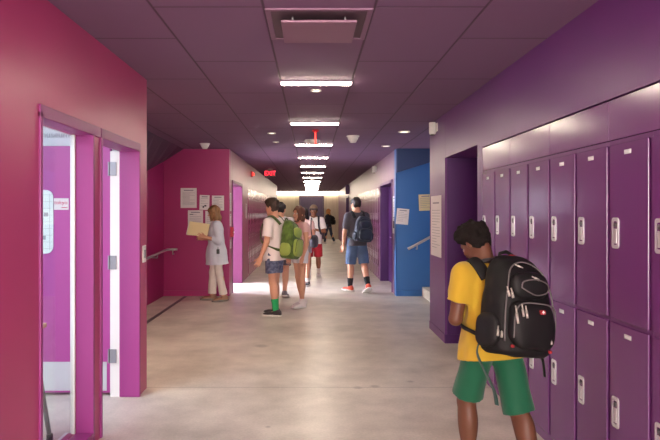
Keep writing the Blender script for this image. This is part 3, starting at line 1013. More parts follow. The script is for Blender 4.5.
obj('housing', bx((-0.06, -1.0, -0.07), (0.06, 0.96, 0.07), 0.01), mat('blue grey housing', (150, 164, 172), 0.5), t)
obj('bracket', bx((-0.06, 0.96, -0.075), (0.06, 0.99, 0.075), 0.004), M['grey_plastic'], t)

t = thing('classroom_table', 'tan topped table with splayed grey legs behind the sidelight glass', 'table', (-2.12, 3.62, 0))
obj('table_top', bx((-0.42, -0.5, 0.745), (0.39, 0.42, 0.775), 0.006), M['tan_wood'], t)
for sx, sy in ((1, 1), (1, -1), (-1, 1), (-1, -1)):
    b = bmesh.new()
    add_tube(b, [(sx * 0.33, sy * 0.34, 0.745), (sx * 0.40, sy * 0.43, 0.03)], 0.015, 10)
    lg = obj('leg', b, M['grey_plastic'], t, True)
    obj('foot_cap', lathe([(0, 0), (0.022, 0), (0.02, 0.04), (0, 0.045)], 12, (sx * 0.401, sy * 0.432, 0)), M['black_plastic'], lg, True)
t = thing('classroom_light', 'bright panel light on the ceiling of the room behind the sidelight', 'light', (-3.2, 2.6, H))
obj('panel_frame', bx((-1.02, -1.42, -0.03), (1.02, 1.42, 0), 0.004), M['white_plastic'], t)
obj('panel_lens', bx((-1.0, -1.4, -0.036), (1.0, 1.4, -0.03)), M['panel'], t)
t = thing('alcove_light', 'ceiling panel light over the rose stair alcove', 'light', (-2.06, 6.2, H))
obj('panel_frame', bx((-0.17, -0.6, -0.03), (0.17, 0.6, 0), 0.004), M['white_plastic'], t)
obj('panel_lens', bx((-0.15, -0.58, -0.036), (0.15, 0.58, -0.03)), mat('warm panel lens', (255, 250, 240), 0.5, emit=(255, 236, 208), emit_strength=22), t)
t = thing('stairwell_light', 'panel light on the stairwell side wall above the blue stair', 'light', (3.9, 9.4, 1.9))
obj('panel_frame', bx((0.06, -0.6, -0.3), (0.1, 0.6, 0.3), 0.004), M['white_plastic'], t)
obj('panel_lens', bx((0.05, -0.58, -0.28), (0.06, 0.58, 0.28)), M['panel'], t)
# ------------------------------------------------------------------ people
def cloth(name, col, rough=0.85, **k):
    return mat(name, col, rough, spec=0.25, sheen=0.15, bump=0.25, bump_scale=260, **k)
SK = {
    'dark': mat('dark brown skin', (98, 62, 44), 0.5, spec=0.4),
    'mid': mat('brown skin', (140, 92, 66), 0.5, spec=0.4),
    'light': mat('light skin', (206, 150, 122), 0.5, spec=0.4),
    'pale': mat('pale skin', (218, 168, 142), 0.5, spec=0.4),
}
HAIR = {
    'black': mat('black hair', (30, 22, 19), 0.6, bump=0.5, bump_scale=90, stretch=(1, 1, 0.25)),
    'brown': mat('dark brown hair', (54, 36, 26), 0.6, bump=0.5, bump_scale=90, stretch=(1, 1, 0.25)),
    'chestnut': mat('chestnut hair', (92, 54, 34), 0.55, bump=0.5, bump_scale=80, stretch=(1, 1, 0.2), var=0.3, var_scale=40),
    'blond': mat('sandy blond hair', (142, 104, 66), 0.55, bump=0.5, bump_scale=80, stretch=(1, 1, 0.2), var=0.3, var_scale=40),
    'ginger': mat('golden hair', (186, 124, 66), 0.55, bump=0.5, bump_scale=80, stretch=(1, 1, 0.2)),
    'curly': mat('black curly hair', (20, 14, 12), 0.85, spec=.2, bump=0.9, bump_scale=120),
}
M['eye_white'] = mat('eye white', (225, 220, 214), 0.25)
M['iris'] = mat('dark iris', (42, 28, 20), 0.2)
M['lips'] = mat('lips', (168, 92, 84), 0.5)
M['sole_white'] = mat('white rubber sole', (222, 218, 210), 0.6)
M['sole_grey'] = mat('grey rubber sole', (120, 116, 110), 0.6)

HEAD = [(-.117, .022, .026, 0, .052), (-.108, .036, .040, 0, .046), (-.085, .050, .060, 0, .032), (-.05, .062, .080, 0, .012), (0, .071, .093, 0, .0),
        (.045, .0745, .097, 0, -.004), (.080, .064, .084, 0, -.006), (.103, .042, .054, 0, -.008), (.115, .016, .02, 0, -.008)]

class Person:
    def __init__(s, label, H, pos, heading, lean=0, twist=0, roll=0, head=(0, 0), legs=None, arms=None, skin='light', build=1.0, headscale=1.0,
                 shoulder=1.0, curl=35, group=None, h=0.0068):
        s.k = k = H / 1.72
        s.h = h
        s.build = bld = build
        s.skin = SK[skin]
        legs = legs or {}
        R = rot('Z', twist) @ rot('Y', roll) @ rot('X', -lean)       # torso: +lean bends forwards (+Y)
        s.R = R
        P = V(0, 0, 0)
        # legs first, to find the pelvis height
        J = {}
        low = []
        for side, sg in (('L', -1), ('R', 1)):
            tp, kb, sp, fy, fp = legs.get(side, (0, 0, 3, 0, 0))
            hip = P + V(sg * .092 * k * (0.85 + 0.15 * bld), 0, 0)
            def dr(p, spl):
                p, spl = math.radians(p), math.radians(spl)
                return unit((sg * math.sin(spl), math.sin(p), -math.cos(p)))
            knee = hip + dr(tp, sp) * .43 * k
            ank = knee + dr(tp - kb, sp * 0.4) * .415 * k
            a, b = math.radians(sg * fy), math.radians(fp)
            fw = unit((math.sin(a) * math.cos(b), math.cos(a) * math.cos(b), -math.sin(b)))
            side_v = unit(np.cross(fw, V(0, 0, 1)))
            up = np.cross(side_v, fw)
            FR = np.stack([side_v, fw, up], 1)
            J['hip' + side], J['knee' + side], J['ank' + side], J['FR' + side] = hip, knee, ank, FR
            for q in (V(0, -.06, -.078) * k, V(0, .12, -.078) * k, V(0, .19, -.074) * k):
                low.append((ank + FR @ q)[2])
        up0 = V(0, 0, -min(low))
        for kk in list(J):
            if not kk.startswith('FR'): J[kk] = J[kk] + up0
        s.pel = P + up0
        T = lambda x, y, z: s.pel + R @ (V(x, y, z) * k)
        s.T = T
        s.neck0 = T(0, -.018, .50)
        hy, hp = head
        s.HR = R @ rot('X', lean * 0.75) @ rot('Z', hy) @ rot('X', -hp) if True else R
        s.hk = hk = k * headscale
        s.hc = s.neck0 + (s.HR @ V(0, .022, .150) * 0.55 + R @ V(0, .03, .150) * 0.45) * hk
        for side, sg in (('L', -1), ('R', 1)):
            sh = T(sg * .178 * shoulder * (0.8 + 0.2 * bld), -.01, .435)
            u, f, hd = arms[side] if arms else ((sg * .15, 0, -1), (sg * .05, .15, -1), None)
            el = sh + unit(u) * .285 * k
            wr = el + unit(f) * .245 * k
            J['sh' + side], J['el' + side], J['wr' + side] = sh, el, wr
            J['hd' + side] = unit(hd) if hd is not None else unit(f)
        s.J = J
        s.root = None
        s.curl = curl
        s.body(label, group, pos, heading)

    def head_prims(s, grow=0.0):
        return stack(s.hc, s.HR, [tuple(v * s.hk for v in r) for r in HEAD], 2.15, grow)

    def Hd(s, x, y, z):
        return s.hc + s.HR @ (V(x, y, z) * s.hk)

    def hand(s, side, sg):
        """palm, four unequal curled fingers and a side thumb"""
        k, J = s.k, s.J
        d = J['hd' + side]
        wr = J['wr' + side]
        inward = V(-sg, 0.15, 0)                         # palm faces the body
        inward = unit(inward - d * np.dot(inward, d))
        fwd = np.cross(d, inward) * sg                   # thumb side
        if fwd[1] < 0 and abs(d[1]) < 0.8: fwd = -fwd
        Rm = np.stack([inward, fwd, d], 1)
        if np.linalg.det(Rm) < 0: Rm[:, 0] = -Rm[:, 0]; inward = -inward
        out = [(ell(wr + d * .045 * k, V(.017, .041, .056) * k, Rm, 2.6), .012)]
        c = math.radians(s.curl)
        for i, L in enumerate((.072, .082, .076, .060)):
            off = (.033 - .0215 * i) * k
            p0 = wr + d * .078 * k + fwd * off
            d1 = unit(d * math.cos(c * .5) + inward * math.sin(c * .5) + fwd * (0.10 - 0.07 * i))
            p1 = p0 + d1 * L * .55 * k
            d2 = unit(d * math.cos(c * 1.5) + inward * math.sin(c * 1.5) + fwd * (0.10 - 0.07 * i))
            p2 = p1 + d2 * L * .5 * k
            out += [(cone(p0, p1, .0088 * k, .0082 * k), .004), (cone(p1, p2, .0082 * k, .0068 * k), .003)]
        t0 = wr + d * .026 * k + fwd * .030 * k
        t1 = t0 + unit(d * .75 + fwd * .62 + inward * .35) * .040 * k
        t2 = t1 + unit(d * .95 + fwd * .22 + inward * .35) * .034 * k
        out += [(cone(t0, t1, .012 * k, .0095 * k), .006), (cone(t1, t2, .0095 * k, .0075 * k), .004)]
        return out

    def body(s, label, group, pos, heading):
        k, J, b = s.k, s.J, s.build
        rows = [(-.10, .12, .085), (-.04, .160 * b, .112 * b), (.03, .160 * b, .108 * b), (.13, .138 * b, .096 * b), (.27, .150 * b, .108 * b, 0, .004), (.37, .162, .104, 0, -.004),
                (.44, .135, .078, 0, -.012), (.485, .075, .058, 0, -.016), (.51, .05, .05, 0, -.016)]
        pr = [stack(s.pel, s.R, [tuple(v * k for v in r) for r in rows], 2.2)]
        pr.append((cone(s.neck0 - (s.R @ V(0, 0, .03)) * k, s.Hd(0, -.025, -.045), .060 * k, .053 * s.hk), .02))
        pr.append((s.head_prims(), .015))
        # face
        pr += [(cone(s.Hd(0, .086, .012), s.Hd(0, .108, -.030), .009 * s.hk, .0135 * s.hk), .010),
               (ell(s.Hd(0, .086, .028), V(.045, .014, .010) * s.hk, s.HR), .012),
               (ell(s.Hd(0, .086, -.062), V(.024, .013, .010) * s.hk, s.HR), .010),
               (ell(s.Hd(0, .082, -.100), V(.024, .018, .016) * s.hk, s.HR), .012)]
        for sg in (-1, 1):
            pr.append((ell(s.Hd(sg * .045, .070, -.030), V(.020, .018, .020) * s.hk, s.HR), .015))
            pr.append((ell(s.Hd(sg * .077, -.008, -.012), V(.012, .024, .034) * s.hk, s.HR @ rot('Z', sg * -18)), .006))
        for side, sg in (('L', -1), ('R', 1)):
            sh, el, wr = J['sh' + side], J['el' + side], J['wr' + side]
            pr += [(cone(s.T(sg * .05, -.015, .475), sh, .050 * k, .056 * k), .03), (cone(sh, el, .053 * k * b, .040 * k * b), .02),
                   (cone(el, wr, .041 * k * b, .027 * k, bulge=.004 * k), .012)]
            pr += s.hand(side, sg)
            hp, kn, an, FR = J['hip' + side], J['knee' + side], J['ank' + side], J['FR' + side]
            pr += [(cone(hp, kn, .088 * k * b, .056 * k * b), .04), (cone(kn, an, .053 * k * b, .037 * k, bulge=.011 * k * b), .015)]
            calf = kn * .68 + an * .32 - FR @ V(0, .018, 0) * k
            pr.append((ell(calf, V(.042, .046, .10) * k * b), .03))
            pr.append((ell(kn + FR @ V(0, .022, 0) * k, V(.036, .030, .045) * k), .02))
            pr.append((cone(an - FR @ V(0, .02, .035) * k, an + FR @ V(0, .13, -.050) * k, .036 * k, .026 * k), .02))
        subs = [ell(s.Hd(sg * .032, .098, .002), V(.017, .013, .010) * s.hk, s.HR) for sg in (-1, 1)]
        F = build(pr, s.h, .02, subs)
        me = F.to_mesh('person')
        o = link_mesh('person', me, s.skin, None, True)
        o.location = pos
        o.rotation_euler = (0, 0, math.radians(heading))
        tag(o, label, 'person', group)
        s.root = o
        s.heading = heading
        s.pos = pos
        for sg in (-1, 1):
            c = s.Hd(sg * .032, .0835, .001)
            bm = bmesh.new()
            bmesh.ops.create_uvsphere(bm, u_segments=12, v_segments=8, radius=.0112 * s.hk, matrix=Matrix.Translation(c))
            e = obj('eye', bm, M['eye_white'], o, True)
            bm = bmesh.new()
            bmesh.ops.create_uvsphere(bm, u_segments=10, v_segments=6, radius=.0066 * s.hk, matrix=Matrix.Translation(s.Hd(sg * .032, .0898, .001)))
            obj('iris', bm, M['iris'], e, True)
        s.part('lips', [ell(s.Hd(0, .0975, -.0615), V(.022, .006, .0075) * s.hk, s.HR)], M['lips'], .003)

    def part(s, name, prims, m, h=None, ks=.02, subs=(), noise=None, clip=None, parent=None):
        F = build(prims, h or s.h, ks, subs, noise)
        for c in (clip or []): F.clip(*c)
        return link_mesh(name, F.to_mesh(name), m, parent or s.root, True)

    # ---------------------------------------------------------------- clothes
    def shirt(s, m, name='shirt', hem=-.09, sleeve=.62, loose=1.0, flare=1.0, long=False, noise=.006, cuff=.0, collar=.505, hemflare=.0):
        k, J, b = s.k, s.J, s.build
        g = .016 * loose
        rows = [(hem, (.160 * b + g + .012 + hemflare), (.112 * b + g + .014 + hemflare)), (-.02, .162 * b + g + .008 + hemflare * .7, .114 * b + g + .012 + hemflare * .6), (.10, .152 * b + g + .004, .108 * b + g + .010), (.27, .156 * b + g, .112 * b + g, 0, .002),
                (.37, .166 + g, .106 + g, 0, -.004), (.44, .142 + g, .083 + g, 0, -.012), (.485, .086 + g * .6, .066 + g * .5, 0, -.016), (collar, .064, .064, 0, -.016)]
        pr = [stack(s.pel, s.R, [tuple(v * k for v in r) for r in rows], 2.3)]
        subs = []
        for side, sg in (('L', -1), ('R', 1)):
            sh, el, wr = J['sh' + side], J['el' + side], J['wr' + side]
            pr.append((cone(s.T(sg * .055, -.015, .468), sh, .058 * k, .068 * k), .03))
            if long:
                pr.append((cone(sh, el, .070 * k * b, .056 * k * b * flare), .03))
                e = el + (wr - el) * sleeve
                pr.append((cone(el, e, .056 * k * b * flare, .046 * k * flare, flat_b=True), .02))
                subs.append(cone(e - unit(wr - el) * .02, e + unit(wr - el) * .05, .036 * k, .036 * k))
            else:
                e = sh + (el - sh) * sleeve
                pr.append((cone(sh, e, .070 * k * b, .068 * k * b * flare, flat_b=True), .03))
                subs.append(cone(e - unit(el - sh) * .03, e + unit(el - sh) * .06, .056 * k * b * flare, .056 * k * b * flare))
        # neck opening
        subs.append(cone(s.neck0 - s.R @ V(0, -.01, .012) * k, s.neck0 + s.R @ V(0, .03, .08) * k, .057 * k, .064 * k))
        up = s.R @ V(0, 0, 1)
        nz = [(noise, 9, (1, 1, .55)), (noise * .5, 22, (1, 1, .8))]
        c = -(up @ s.T(0, 0, hem))
        return s.part(name, pr, m, subs=subs, noise=nz, clip=[((-up[0], -up[1], -up[2]), c)])

    def shorts(s, m, length=.85, flare=.098, name='shorts', top=.075, noise=.006, hipr=.100):
        k, J, b = s.k, s.J, s.build
        rows = [(-.085, .13, .10), (-.04, .176 * b, .128 * b), (.02, .172 * b, .120 * b), (top, .152 * b, .112 * b)]
        pr = [stack(s.pel, s.R if False else np.eye(3), [tuple(v * k for v in r) for r in rows], 2.3)]
        subs = []
        for side, sg in (('L', -1), ('R', 1)):
            hp, kn, an = J['hip' + side], J['knee' + side], J['ank' + side]
            d = unit(kn - hp)
            L = .43 * k * (length if not isinstance(length, tuple) else length['LR'.index(side)])
            e = hp + d * L
            if L > .43 * k: e = kn + unit(unit(an - kn) * .6 + d * .4) * (L - .43 * k)
            if np.linalg.norm(e - hp) > .43 * k: d = unit(e - hp)
            pr.append((cone(hp, e, hipr * k * b, flare * k * b, flat_b=True), .035))
            subs.append(cone(e - unit(e - hp) * .04, e + unit(e - hp) * .06, (flare - .024) * k * b, (flare - .022) * k * b))
        return s.part(name, pr, m, subs=subs, noise=[(noise, 8, (1, 1, .5)), (noise * .5, 18, (1, 1, .6))])

    def pants(s, m, flare=.07, name='trousers', noise=.006, end=.93):
        k, J, b = s.k, s.J, s.build
        rows = [(-.085, .13, .10), (-.04, .172 * b, .124 * b), (.02, .168 * b, .118 * b), (.08, .15 * b, .11 * b)]
        pr = [stack(s.pel, np.eye(3), [tuple(v * k for v in r) for r in rows], 2.3)]
        for side, sg in (('L', -1), ('R', 1)):
            hp, kn, an = J['hip' + side], J['knee' + side], J['ank' + side]
            e = kn + (an - kn) * end
            pr.append((cone(hp, kn, .098 * k * b, .068 * k * b), .035))
            pr.append((cone(kn, e, .068 * k * b, flare * k, flat_b=True), .03))
        return s.part(name, pr, m, noise=[(noise, 8, (1, 1, .5)), (noise * .5, 20, (1, 1, .6))])

    def socks(s, m, high=.35):
        for side in 'LR':
            kn, an, FR = s.J['knee' + side], s.J['ank' + side], s.J['FR' + side]
            t = an + (kn - an) * high
            r = (.037 + .028 * high) * s.k
            s.part('sock', [cone(an - FR @ V(0, 0, .03) * s.k, t, .041 * s.k, r + .008 * s.k, flat_b=True),
                            ], m, ks=.01, noise=[(.002, 30)])

    def shoes(s, m, sole='sole_white', high=0.0, lace=True, name='shoe'):
        k = s.k
        for side, sg in (('L', -1), ('R', 1)):
            an, FR = s.J['ank' + side], s.J['FR' + side]
            A = lambda x, y, z: an + FR @ (V(x, y, z) * k)
            up = [ell(A(0, -.025, -.035), V(.040, .055, .052) * k, FR, 2.4), (ell(A(0, .06, -.050), V(.044, .085, .034) * k, FR, 2.4), .03),
                  (ell(A(0, .135, -.056), V(.046, .062, .026) * k, FR, 2.4), .03),
                  (cone(A(0, -.015, -.04), A(0, .0, .012 + high), .043 * k, .044 * k, flat_b=True), .02)]
            sh = s.part(name, up, m, .005, .02, subs=[cone(A(0, 0, -.0 + high), A(0, .003, .05 + high), .036 * k, .038 * k)],
                        clip=[(tuple(-FR[:, 2]), -(FR[:, 2] @ A(0, 0, -.066)))])
            so = [ell(A(0, -.015, -.068), V(.043, .070, .0125) * k, FR, 3.2), (ell(A(0, .08, -.068), V(.046, .10, .0125) * k, FR, 3.2), .02), (ell(A(0, .135, -.068), V(.049, .068, .0125) * k, FR, 3.0), .02)]
            s.part('sole', so, M[sole], .005, .02, parent=sh)
            if lace:
                b_ = bmesh.new()
                for q in range(4):
                    y = .035 + .022 * q
                    z = .004 - .010 * q
                    add_tube(b_, [A(-.024, y, z - .022), A(0, y + .004, z - .008), A(.024, y, z - .022)], .0035 * k, 6)
                obj('laces', b_, M['sole_white'], sh, True)

    # ---------------------------------------------------------------- hair
    def hair(s, m, style='short', amp=.007, vol=.014):
        h = s.hk
        skull = stack(s.hc, s.HR, [tuple(v * h for v in r) for r in HEAD], 2.15, vol * h)
        F = lambda p: s.HR @ V(*p)
        pr = [skull]
        cl = []
        def plane(ny, nz, c):
            n = F(unit((0, ny, nz)))
            return (tuple(n), float(n @ s.hc + c * h))
        if style in ('short', 'curly', 'afro'):
            pr.append((ell(s.Hd(0, .01, .078), V(.070, .088, .052) * h, s.HR), .03))
            if style != 'short':
                pr.append((ell(s.Hd(0, .01, .085), V(.084, .098, .058) * h, s.HR), .03))
            cl.append(plane(.73, -.68, .018))
        if style in ('long', 'bob', 'pony'):
            pr.append((ell(s.Hd(0, -.012, .06), V(.084, .098, .070) * h, s.HR), .03))
            cl0 = plane(.86, -.5, .024)
            fF = build(pr, s.h * .8, .02, noise=[(.004, 30, (1, 1, .3))])
            # locks falling at the back and on both sides
            fl = [skull, (ell(s.Hd(0, -.012, .06), V(.084, .098, .070) * h, s.HR), .03)]
            L = {'long': .30, 'bob': .17, 'pony': .10}[style]
            lk = []
            for sg in (-1, -.5, 0, .5, 1):
                a = s.Hd(sg * .068, -.055 + .035 * abs(sg), .01)
                b = s.Hd(sg * .062, -.075 + .045 * abs(sg), -.10)
                e = b + V(0, 0, -1) * max(0.02, (L - .10)) * h + s.HR @ V(sg * .014, -.012 + .03 * abs(sg), 0) * h
                lk += [(cone(a, b, .036 * h, .036 * h), .02), (cone(b, e, .036 * h, .018 * h), .02)]
            if style == 'pony':
                lk += [(cone(s.Hd(0, -.105, .02), s.Hd(0, -.15, -.05), .022 * h, .032 * h), .01), (cone(s.Hd(0, -.15, -.05), s.Hd(.01, -.13, -.22), .032 * h, .012 * h), .02)]
            face = ell(s.Hd(0, .095, -.035), V(.060, .075, .105) * h, s.HR)
            FF = build(fl + lk, s.h * .8, .02, subs=[face], noise=[(.007, 22, (1, 1, .25)), (.004, 50, (1, 1, .25))])
            return link_mesh('hair', FF.to_mesh('hair'), m, s.root, True)
        nz = [(amp, 34), (amp * .6, 70)] if style != 'short' else [(amp * .7, 26, (1, 1, .5)), (amp * .5, 60)]
        return s.part('hair', pr, m, s.h * .8, .02, noise=nz, clip=cl)

    # ---------------------------------------------------------------- pack worn on the back
    def pack(s, label, body_m, pocket_m, strap_m, size=(.32, .47, .19), z=.23, off=.15, tilt=0, roll=0, zipper=None, group=None, straps='LR', strap_w=.052, accent=None, rich=False, lean=0, dx=0.0):
        k = s.k
        w, hgt, dep = size
        RR = s.R @ rot('Y', roll) @ rot('X', -tilt)
        c = s.T(dx, -off, z) - s.R @ V(0, dep / 2, 0)
        base = c - RR @ V(0, 0, hgt / 2)
        Rz = np.array(Matrix.Rotation(math.radians(s.heading), 3, 'Z'))
        loc = np.array(s.pos, float) + Rz @ base
        t = thing('backpack', label, 'backpack', tuple(loc), math.radians(s.heading), group)
        L = lambda x, y, z_: RR @ V(x, y, z_)                      # y: -dep/2 outwards
        def add(name, prims, m, h=.006, ks=.02, parent=None, noise=None, subs=(), clip=None):
            F = build(prims, h, ks, subs, noise)
            for q in clip or []: F.clip(*q)
            return link_mesh(name, F.to_mesh(name), m, parent or t, True)
        z0 = hgt / 2
        rows = [(-.5 * hgt, w * .40, dep * .36), (-.46 * hgt, w * .485, dep * .47), (-.2 * hgt, w * .5, dep * .5), (.12 * hgt, w * .48, dep * .46, 0, dep * .03), (.34 * hgt, w * .41, dep * .38, 0, dep * .09), (.46 * hgt, w * .30, dep * .26, 0, dep * .16), (.5 * hgt, w * .16, dep * .14, 0, dep * .2)]
        bd = add('main_compartment', [stack(L(0, 0, 0) + RR @ V(0, 0, z0), RR, rows, 2.9)], body_m, noise=[(.006, 9), (.003, 24)])
        O = lambda x, y, z_: L(x * w, y * dep, z_ * hgt + z0)
        pk = add('front_pocket', [ell(O(0, -.46, -.20), (w * .37, dep * .20, hgt * .235), RR, 3.2)], pocket_m, noise=[(.004, 14)])
        up = add('upper_pocket', [ell(O(0, -.34, .19), (w * .31, dep * .20, hgt * .14), RR, 2.8)], pocket_m, noise=[(.004, 14)])
        for sg in (-1, 1):
            add('side_pocket', [ell(O(sg * .47, .02, -.27), (w * .09, dep * .34, hgt * .17), RR, 2.8)], pocket_m, noise=[(.003, 16)])
        bm = bmesh.new()
        add_tube(bm, [tuple(O(sx * .13, .40, zz)) for sx, zz in ((-1, .455), (-.8, .53), (0, .555), (.8, .53), (1, .455))], .010, 8)
        obj('grab_handle', bm, strap_m, t, True)
        # straps over the shoulders, kept just clear of the shirt
        for side, sg in (('L', -1), ('R', 1)):
            if side not in straps: continue
            sx = sg * .115
            pts = [s.T(sx * .8, -off - .01, .40), s.T(sx * .95, -.085, .488), s.T(sx, -.02, .525), s.T(sx * 1.02, .055, .495), s.T(sx * 1.05, .118, .41), s.T(sx * 1.12, .150, .28), s.T(sx * 1.36, .125, .17), s.T(sx * 1.60, .03, .10), s.T(sx * 1.45, -.10, .05), s.T(sx * 1.1, -off - .02, .03)]
            ribbon(t, 'shoulder_strap', [p - base for p in pts], s.T(0, 0, .25) - base, strap_w * k, .011, strap_m)
        if zipper:
            arc = [(-.40, -.28, -.36), (-.41, -.30, -.05), (-.36, -.26, .18), (-.25, -.14, .36), (0, -.06, .43), (.25, -.14, .36), (.36, -.26, .18), (.41, -.30, -.05), (.40, -.28, -.36)]
            bm = bmesh.new()
            add_tube(bm, smooth_path([O(x, y - .10, z_) for x, y, z_ in arc]), .004, 6)
            obj('zipper', bm, zipper, bd, True)
            bm = bmesh.new()
            add_tube(bm, smooth_path([O(x, y, z_) for x, y, z_ in ((-.34, -.55, -.32), (-.34, -.58, -.10), (-.26, -.60, .0), (0, -.63, .02), (.26, -.60, .0), (.34, -.58, -.10), (.34, -.55, -.32))]), .004, 6)
            obj('zipper', bm, zipper, pk, True)
        s.O, s.tpack, s.Lp = O, t, L
        return t, O, dict(body=bd, pocket=pk, upper=up), RR

def smooth_path(pts, n=6):
    pts = [np.array(p, float) for p in pts]
    out = []
    for i in range(len(pts) - 1):
        p0, p1, p2, p3 = pts[max(i - 1, 0)], pts[i], pts[i + 1], pts[min(i + 2, len(pts) - 1)]
        for j in range(n):
            t = j / n
            out.append(.5 * ((2 * p1) + (-p0 + p2) * t + (2 * p0 - 5 * p1 + 4 * p2 - p3) * t * t + (-p0 + 3 * p1 - 3 * p2 + p3) * t ** 3))
    out.append(pts[-1])
    return [Vector(p) for p in out]

def ribbon(parent, name, pts, centre, width, thick, m, n=6):
    """flat strap along a smooth path, its face turned away from the centre"""
    P = smooth_path(pts, n)
    c = Vector(centre)
    bm = bmesh.new()
    rings = []
    for i, p in enumerate(P):
        t = (P[min(i + 1, len(P) - 1)] - P[max(i - 1, 0)]).normalized()
        nrm = (p - c); nrm -= t * nrm.dot(t); nrm.normalize()
        sd = t.cross(nrm)
        w2, h2 = width / 2, thick / 2
        rings.append([bm.verts.new(p + sd * a * w2 + nrm * b * h2) for a, b in ((-1, -.5), (-.8, -1), (.8, -1), (1, -.5), (1, .5), (.8, 1), (-.8, 1), (-1, .5))])
    for a, b in zip(rings[:-1], rings[1:]):
        for i in range(8):
            bm.faces.new((a[i], a[(i + 1) % 8], b[(i + 1) % 8], b[i]))
    bm.faces.new(rings[0][::-1]); bm.faces.new(rings[-1])
    return obj(name, bm, m, parent, True)
# ------------------------------------------------------------------ the people in the corridor
def px_pos(px, y): return (wx(px, y), y, 0)

# 1. boy in the yellow shirt, walking away with a big black backpack, head bowed
P1 = Person('boy in a yellow shirt and green shorts walking away with bowed head', 1.455, (0.975, 3.32, 0), 24, lean=9, twist=-3, head=(14, 36),
            legs={'L': (20, 24, -1, 4, 6), 'R': (-15, 8, 3, 6, 26)},
            arms={'L': ((-.26, -.06, -1), (.62, .75, -.10), None), 'R': ((.26, .02, -1), (-.55, .85, -.05), None)},
            skin='dark', build=1.04, headscale=1.03, shoulder=.98, h=.006)
P1.hair(HAIR['curly'], 'curly', .009, .016)
P1.shirt(cloth('yellow cotton', (178, 146, 40)), hem=-.10, sleeve=.64, loose=1.4, flare=1.18, noise=.008, hemflare=.030)
P1.shorts(cloth('green polyester', (20, 88, 60), .7), length=(.90, 1.04), hipr=.088, flare=.096, noise=.007)
ring = [P1.neck0 + P1.R @ V(.068 * math.cos(a), .068 * math.sin(a) + .008, -.002 - .014 * math.sin(a)) for a in (2 * PI * q / 20 for q in range(21))]
b = bmesh.new()
add_tube(b, ring, .013, 8)
obj('shirt_collar', b, cloth('charcoal rib collar', (52, 48, 50)), P1.root, True)
P1.socks(cloth('white sock', (215, 212, 206)), .22)
P1.shoes(cloth('black shoe fabric', (34, 34, 38)), 'sole_white')
bk = mat('black nylon', (15, 14, 15), .65, spec=.3, bump=.25, bump_scale=240)
bk2 = mat('black ripstop', (20, 19, 20), .6, spec=.3, bump=.25, bump_scale=300)
gz = mat('grey zipper tape', (96, 92, 92), 0.5)
pk, O, parts, RR = P1.pack('large black backpack with grey zip pulls and a red badge on the yellow shirted boy', bk, bk2, bk, size=(.35, .505, .25), z=.226, off=.125, tilt=-2, roll=8, zipper=gz, dx=.0, strap_w=.075)
silver = mat('silver zip pull', (190, 186, 176), 0.35, metal=0.6)
redm = mat('red webbing', (150, 36, 40), 0.7)
def pull(par, x, y, z, ang=0, n=1, L=.034):
    b = bmesh.new()
    for q in range(n):
        c = O(x, y, z) + RR @ V(.022 * q, 0, -.006 * q)
        d = RR @ V(math.sin(ang), -.15, -math.cos(ang)); d = unit(d)
        add_tube(b, [c, c + d * L * .4], .004, 6)
        add_tube(b, [c + d * L * .4, c + d * L], .0065, 6)
    obj('zip_pull', b, silver, par, True)
pull(parts['body'], -.43, -.46, .16, .2, 2, .05)
pull(parts['body'], -.47, -.30, -.22, -.1, 2, .05)
pull(parts['pocket'], -.30, -.68, .0, .1, 2, .06)
pull(parts['pocket'], -.37, -.62, -.02, .1, 1, .085)
pull(parts['pocket'], .24, -.62, -.30, .1, 1, .03)
pull(parts['upper'], -.05, -.52, .28, 1.2, 1, .04)
pull(parts['body'], -.18, -.20, .40, 1.2, 1, .05)
for z_, nm in ((.19, 'upper'), ):
    b = bmesh.new()
    add_tube(b, smooth_path([O(x, y, zz) for x, y, zz in ((-.22, -.53, .16), (-.20, -.55, .22), (0, -.57, .25), (.20, -.55, .22), (.22, -.53, .14), (.0, -.57, .10), (-.22, -.53, .16))]), .0035, 6)
    obj('piping', b, gz, parts[nm], True)
# red badge with a small white cross
b = bmesh.new()
cB = O(.06, -.665, -.06)
Mb = Matrix.Translation(cB) @ Matrix(RR.tolist()).to_4x4()
add_prism(b, rrect(.030, .022, .008), 'y', -.006, .008)
b.transform(Mb)
bd_ = obj('badge', b, redm, parts['pocket'])
b = bmesh.new()
add_box(b, (-.008, -.0075, -.0022), (.008, -.0055, .0022)); add_box(b, (-.0022, -.0077, -.008), (.0022, -.0057, .008))
b.transform(Mb)
obj('badge_cross', b, M['white_plastic'], bd_)
for x, z_ in ((-.34, -.40), (.30, -.43)):
    c = O(x, -.52, z_)
    obj('red_tab', bx(tuple(c - .007), tuple(c + .007), .003), redm, parts['body'])
b = bmesh.new()
add_tube(b, smooth_path([O(x, y, z_) for x, y, z_ in ((-.36, .34, .30), (-.26, .2, .42), (-.06, .16, .50), (.06, .18, .50))]), .006, 6)
obj('red_piping', b, redm, parts['body'], True)
# loose strap ends hanging below the pack
base = None
ribbon(pk, 'strap_end', [O(.40, -.1, -.46), O(.43, -.12, -.54), O(.44, -.14, -.62), O(.45, -.14, -.68)], O(0, 0, -.5), .020, .005, bk)
ribbon(pk, 'strap_end', [O(-.44, .30, -.36), O(-.50, .28, -.50), O(-.46, .1, -.66), O(-.34, .0, -.84), O(-.28, .0, -.98)], O(0, 0, -.5), .028, .005, cloth('dark green webbing', (34, 66, 58)))

